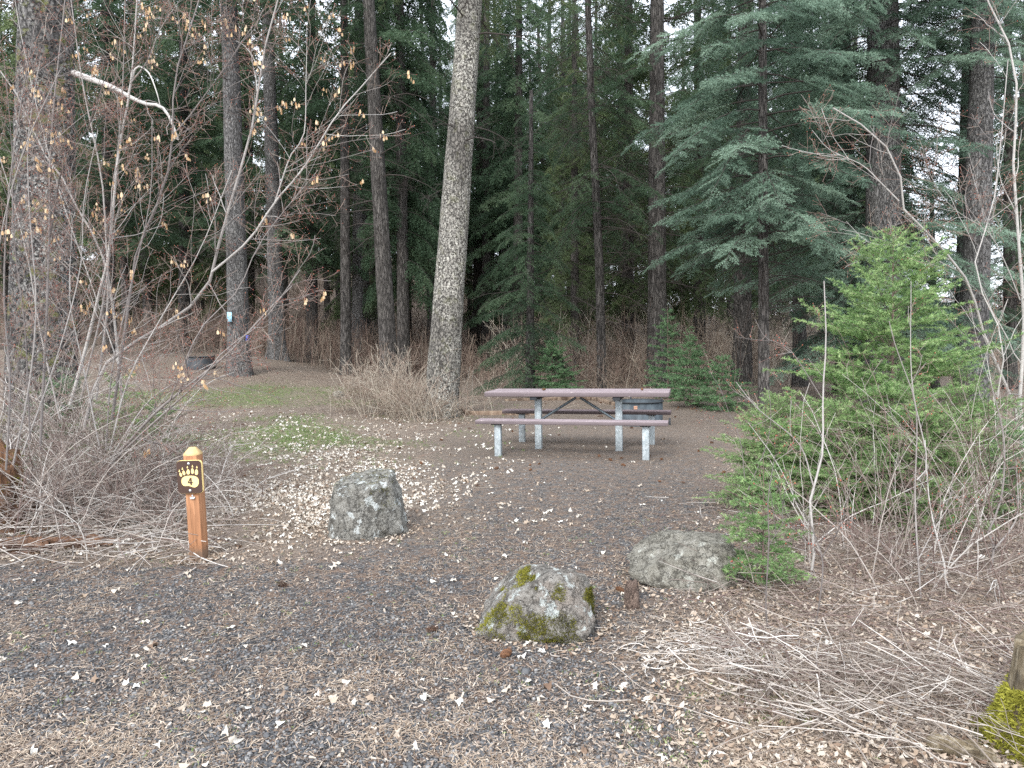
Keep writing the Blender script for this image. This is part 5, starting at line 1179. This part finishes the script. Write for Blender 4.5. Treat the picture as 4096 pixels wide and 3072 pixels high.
# ------------------------------------------------------------------ fire rings
def ring_mat():
    m, nt, b = new_mat('fire_ring_steel'); N = NT(nt); c = N.ramp(N.noise(N.coords((1, 1, .5)), 5, 6, .7), [(.35, (.04, .048, .055)), (.6, (.085, .105, .118)), (.75, (.13, .14, .14))])
    N.l(c, b.inputs['Base Color']); b.inputs['Metallic'].default_value = .3; b.inputs['Roughness'].default_value = .6; return m
M['ring'] = ring_mat(); M['plate_tan'] = flat_mat('plate_tan', (.42, .24, .16), .6)
def fire_ring(label, base, rz, r=.42, h=.42, plate=True, mt=None):
    mt = mt or M['ring']
    t = empty('fire_ring', base, label, 'fire ring', rz=rz); s_ = 64; a = np.arange(s_) * 2 * math.pi / s_
    prof = [(r, -.05), (r, h), (r - .008, h), (r - .008, -.05)]
    V = np.concatenate([np.stack([q * np.cos(a), q * np.sin(a), np.full(s_, z_)], -1) for q, z_ in prof]); i = np.arange(3)[:, None] * s_; j = np.arange(s_)[None]; j2 = (j + 1) % s_
    build('wall', V, np.stack([i + j, i + j2, i + s_ + j2, i + s_ + j], -1).reshape(-1, 4), mt, t, smooth=False)
    prof = [(r + .001, h - .004), (r + .022, h - .004), (r + .022, h + .014), (r - .01, h + .014), (r - .01, h + .001)]
    V = np.concatenate([np.stack([q * np.cos(a), q * np.sin(a), np.full(s_, z_)], -1) for q, z_ in prof]); i = np.arange(4)[:, None] * s_
    build('rim', V, np.stack([i + j, i + j2, i + s_ + j2, i + s_ + j], -1).reshape(-1, 4), M['steel_dark'], t)
    for an in (100, 168, 12):
        ca_, sa = math.cos(R(an)), math.sin(R(an)); V, q = box(ca_ * (r + .012), sa * (r + .012), h + .03, .03, .03, .035); bevel(build('lug', V, q, M['steel_dark'], t), .004)
    if plate:
        for zz_, hh_ in ((.328, .026), (.358, .026)):
            pts = []; q_ = np.radians(np.linspace(-112, -103.5, 5)) ; V = np.array([[math.cos(v) * (r + .005), math.sin(v) * (r + .005), zz_ + s1 * hh_ / 2] for v in q_ for s1 in (-1, 1)])
            build('plate', V, np.array([[2 * k_, 2 * k_ + 2, 2 * k_ + 3, 2 * k_ + 1] for k_ in range(4)]), M['plate_tan'], t)
        V, q = box(math.cos(R(-8)) * (r + .10), math.sin(R(-8)) * (r + .10) - .1, .05, .03, .03, .16); bevel(build('anchor_peg', V, q, M['steel_dark'], t), .004)
    V = np.concatenate([np.stack([q * np.cos(a), q * np.sin(a), np.full(s_, z_) + .01 * np.sin(a * 5)], -1) for q, z_ in ((r - .012, .10), (.01, .13))]); 
    build('ash_bed', V, np.stack([j[0], j2[0], s_ + j2[0], s_ + j[0]], -1), flat_mat('ash', (.09, .085, .08), .9, 0, .4), t, smooth=True)
    return t
fr = on(639, 12.9)
fire_ring('grey steel fire ring standing behind the right end of the picnic table', fr, 0)
fr2 = on(201, 22.6)
fire_ring('dark fire ring on the mound beside the trunk with blue notices', fr2, .6, h=.36, plate=False, mt=M['steel_dark'])

# ------------------------------------------------------------------ timber edging round the pad
M['edging'] = wood_mat('edging', [(.3, (.12, .08, .055)), (.5, (.25, .18, .13)), (.7, (.38, .30, .22))])
def edging(label, a_, b_):
    A = G(*a_); B = G(*b_); mid = (A + B) / 2; L = float(np.linalg.norm((B - A)[:2])); V, q = box(0, 0, .03, L, .09, .11)
    bm_o = bevel(build('edging_timber', V, q, M['edging']), .008); bm_o.location = tuple(mid); bm_o.rotation_euler = (0, 0, math.atan2(B[1] - A[1], B[0] - A[0]))
    tag(bm_o, label, 'edging timber', 'timbers edging the gravel pad')
edging('short slanting timber running from the leaning pale trunk toward the table', (454, 407), (467, 415))
edging('long low timber lying behind the left end of the far bench', (468, 415), (540, 414.5))
edging('low timber farther back behind the table top, seen over the far bench', (505, 401), (590, 400))
edging('low timber angling toward the fire ring from behind the table', (592, 400), (624, 408))
edging('short timber at the foot of the slim trunk at the right end of the pad', (738, 419), (762, 421))

# ------------------------------------------------------------------ notices on the trunk
tr = [o for o in bpy.data.objects if o.get('label', '').startswith('straight grey trunk with two')][0]
M['notice_pale'] = flat_mat('notice_pale', (.35, .62, .85), .5, 0, .35, 14); M['notice_blue'] = flat_mat('notice_blue', (.05, .10, .50), .5)
def notice(label, px_, py_, Y_, w_, h_, mat, rz):
    p_ = pix(px_, py_, Y_); V, q = box(0, 0, 0, w_, .006, h_); o = build('notice', V, q, mat); o.location = tuple(p_); o.rotation_euler = (0, 0, rz); tag(o, label, 'notice')
notice('pale blue paper notice on the grey trunk', 229.5, 317, 21.62, .17, .29, M['notice_pale'], R(-20))
notice('small dark blue tag on the right flank of the grey trunk', 247.5, 338, 21.72, .10, .17, M['notice_blue'], R(35))

# ------------------------------------------------------------------ cones
def cone_mesh():
    rg = np.random.default_rng(9); tr_ = []; ti_ = []
    for i in range(70):
        t_ = i / 70; a_ = i * 2.399; r_ = .017 * math.sin(math.pi * (.12 + .8 * t_)) ** .8; x_ = (t_ - .5) * .062
        c_ = np.array([x_, r_ * .5 * math.cos(a_), r_ * .5 * math.sin(a_)]); d_ = np.array([.35, math.cos(a_), math.sin(a_)]); d_ /= np.linalg.norm(d_); w_ = np.cross(d_, [1, 0, 0.]); w_ /= np.linalg.norm(w_)
        tip = c_ + d_ * r_ * .5
        tr_ += [[c_ - w_ * .003, tip - w_ * .0075, tip + w_ * .0075], [c_ - w_ * .003, tip + w_ * .0075, c_ + w_ * .003]]; ti_ += [.2, .9] if i % 2 else [.6, .3]
    return np.array(tr_), np.array(ti_)
ct, cti = cone_mesh(); first = tris_obj('fir_cone', ct, M['cone'], None, cti)
def put_cone(x_, y_, s_, label, group=None, z=None, use=None):
    o = use or first.copy()
    if use is None: COL.objects.link(o)
    o.location = (x_, y_, (float(ground(x_, y_)) + .015 * s_) if z is None else z); o.rotation_euler = (random.uniform(-.3, .3), random.uniform(-.3, .3), random.uniform(0, 6.28)); o.scale = (s_,) * 3
    if 'group' in o: del o['group']
    tag(o, label, 'fir cone', group); return o
p_ = G(432, 632); put_cone(p_[0], p_[1], 1.1, 'brown cone on the gravel left of the mossy boulder', use=first)
p_ = G(506, 657); put_cone(p_[0], p_[1], 1.2, 'brown cone on the gravel in front of the mossy boulder')
p_ = G(620, 592); put_cone(p_[0], p_[1], 1.0, 'brown cone between the mossy boulder and the flat one')
p_ = G(282, 587); put_cone(p_[0], p_[1], 1.1, 'light brown cone on the gravel between the signpost and the block boulder')
for (px_, lb) in ((544, 'cone lying on the left half of the table top'), (639, 'cone lying on the right half of the table top')):
    q_ = pix(px_, 390.5, 10.0); put_cone(q_[0], 9.95 - (q_[0] - base[0]) * .22, 1.0, lb, z=base[2] + .826 + .018)
rgc = np.random.default_rng(4); n_ = 0
while n_ < 150:
    y_ = rgc.uniform(7.5, 21); x_ = rgc.uniform(-.62, .62) * y_
    if gravel_mask(x_, y_) < .5 and rgc.random() < .6: continue
    if abs(x_ - base[0]) < .05: continue
    put_cone(x_, y_, rgc.uniform(.7, 1.15), 'small brown cone among the many lying around the picnic table', 'cones around the picnic table'); n_ += 1

# ------------------------------------------------------------------ world, sun, camera
sc = bpy.context.scene
w = bpy.data.worlds.new('World'); sc.world = w; w.use_nodes = True; nt = w.node_tree; N = NT(nt); bg = nt.nodes['Background']
sky = nt.nodes.new('ShaderNodeTexSky'); sky.sky_type = 'NISHITA'; sky.sun_disc = False; SUN_E, SUN_R = R(38), R(200)
sky.sun_elevation = SUN_E; sky.sun_rotation = SUN_R; sky.air_density = 1.2; sky.dust_density = 2.5
tc = N.n('ShaderNodeTexCoord'); cl = N.noise(tc.outputs['Generated'], 2.2, 5, .6)
cmask = N.ramp(cl, [(.30, .62), (.62, .96)])
col = N.mix(cmask, sky.outputs[0], (9.7, 10.3, 11.4)); N.l(col, bg.inputs['Color']); bg.inputs['Strength'].default_value = .12
ld = bpy.data.lights.new('sun', 'SUN'); ld.energy = 1.5; ld.angle = R(22); ld.color = (1, .985, .955); lo = bpy.data.objects.new('sun', ld); COL.objects.link(lo)
az = SUN_R; dv = Vector((math.sin(az) * math.cos(SUN_E), math.cos(az) * math.cos(SUN_E), math.sin(SUN_E)))
lo.rotation_euler = dv.to_track_quat('Z', 'Y').to_euler(); lo.location = (0, -10, 30)
cd = bpy.data.cameras.new('camera'); co = bpy.data.objects.new('camera', cd); COL.objects.link(co); sc.camera = co
cd.sensor_width = 36; cd.lens = F / 1024 * 36; cd.clip_start = .05; cd.clip_end = 2000
from mathutils import Matrix
mw = Matrix(((rt[0], up[0], -fw[0], 0), (rt[1], up[1], -fw[1], 0), (rt[2], up[2], -fw[2], H0), (0, 0, 0, 1))); co.matrix_world = mw
sc.view_settings.view_transform = 'Standard'; sc.view_settings.look = 'None'; sc.view_settings.exposure = 1.2; sc.view_settings.gamma = 1
sc.render.engine = 'CYCLES'; sc.cycles.max_bounces = 6; sc.cycles.diffuse_bounces = 4; sc.cycles.glossy_bounces = 2; sc.cycles.transmission_bounces = 3; sc.cycles.use_denoising = False
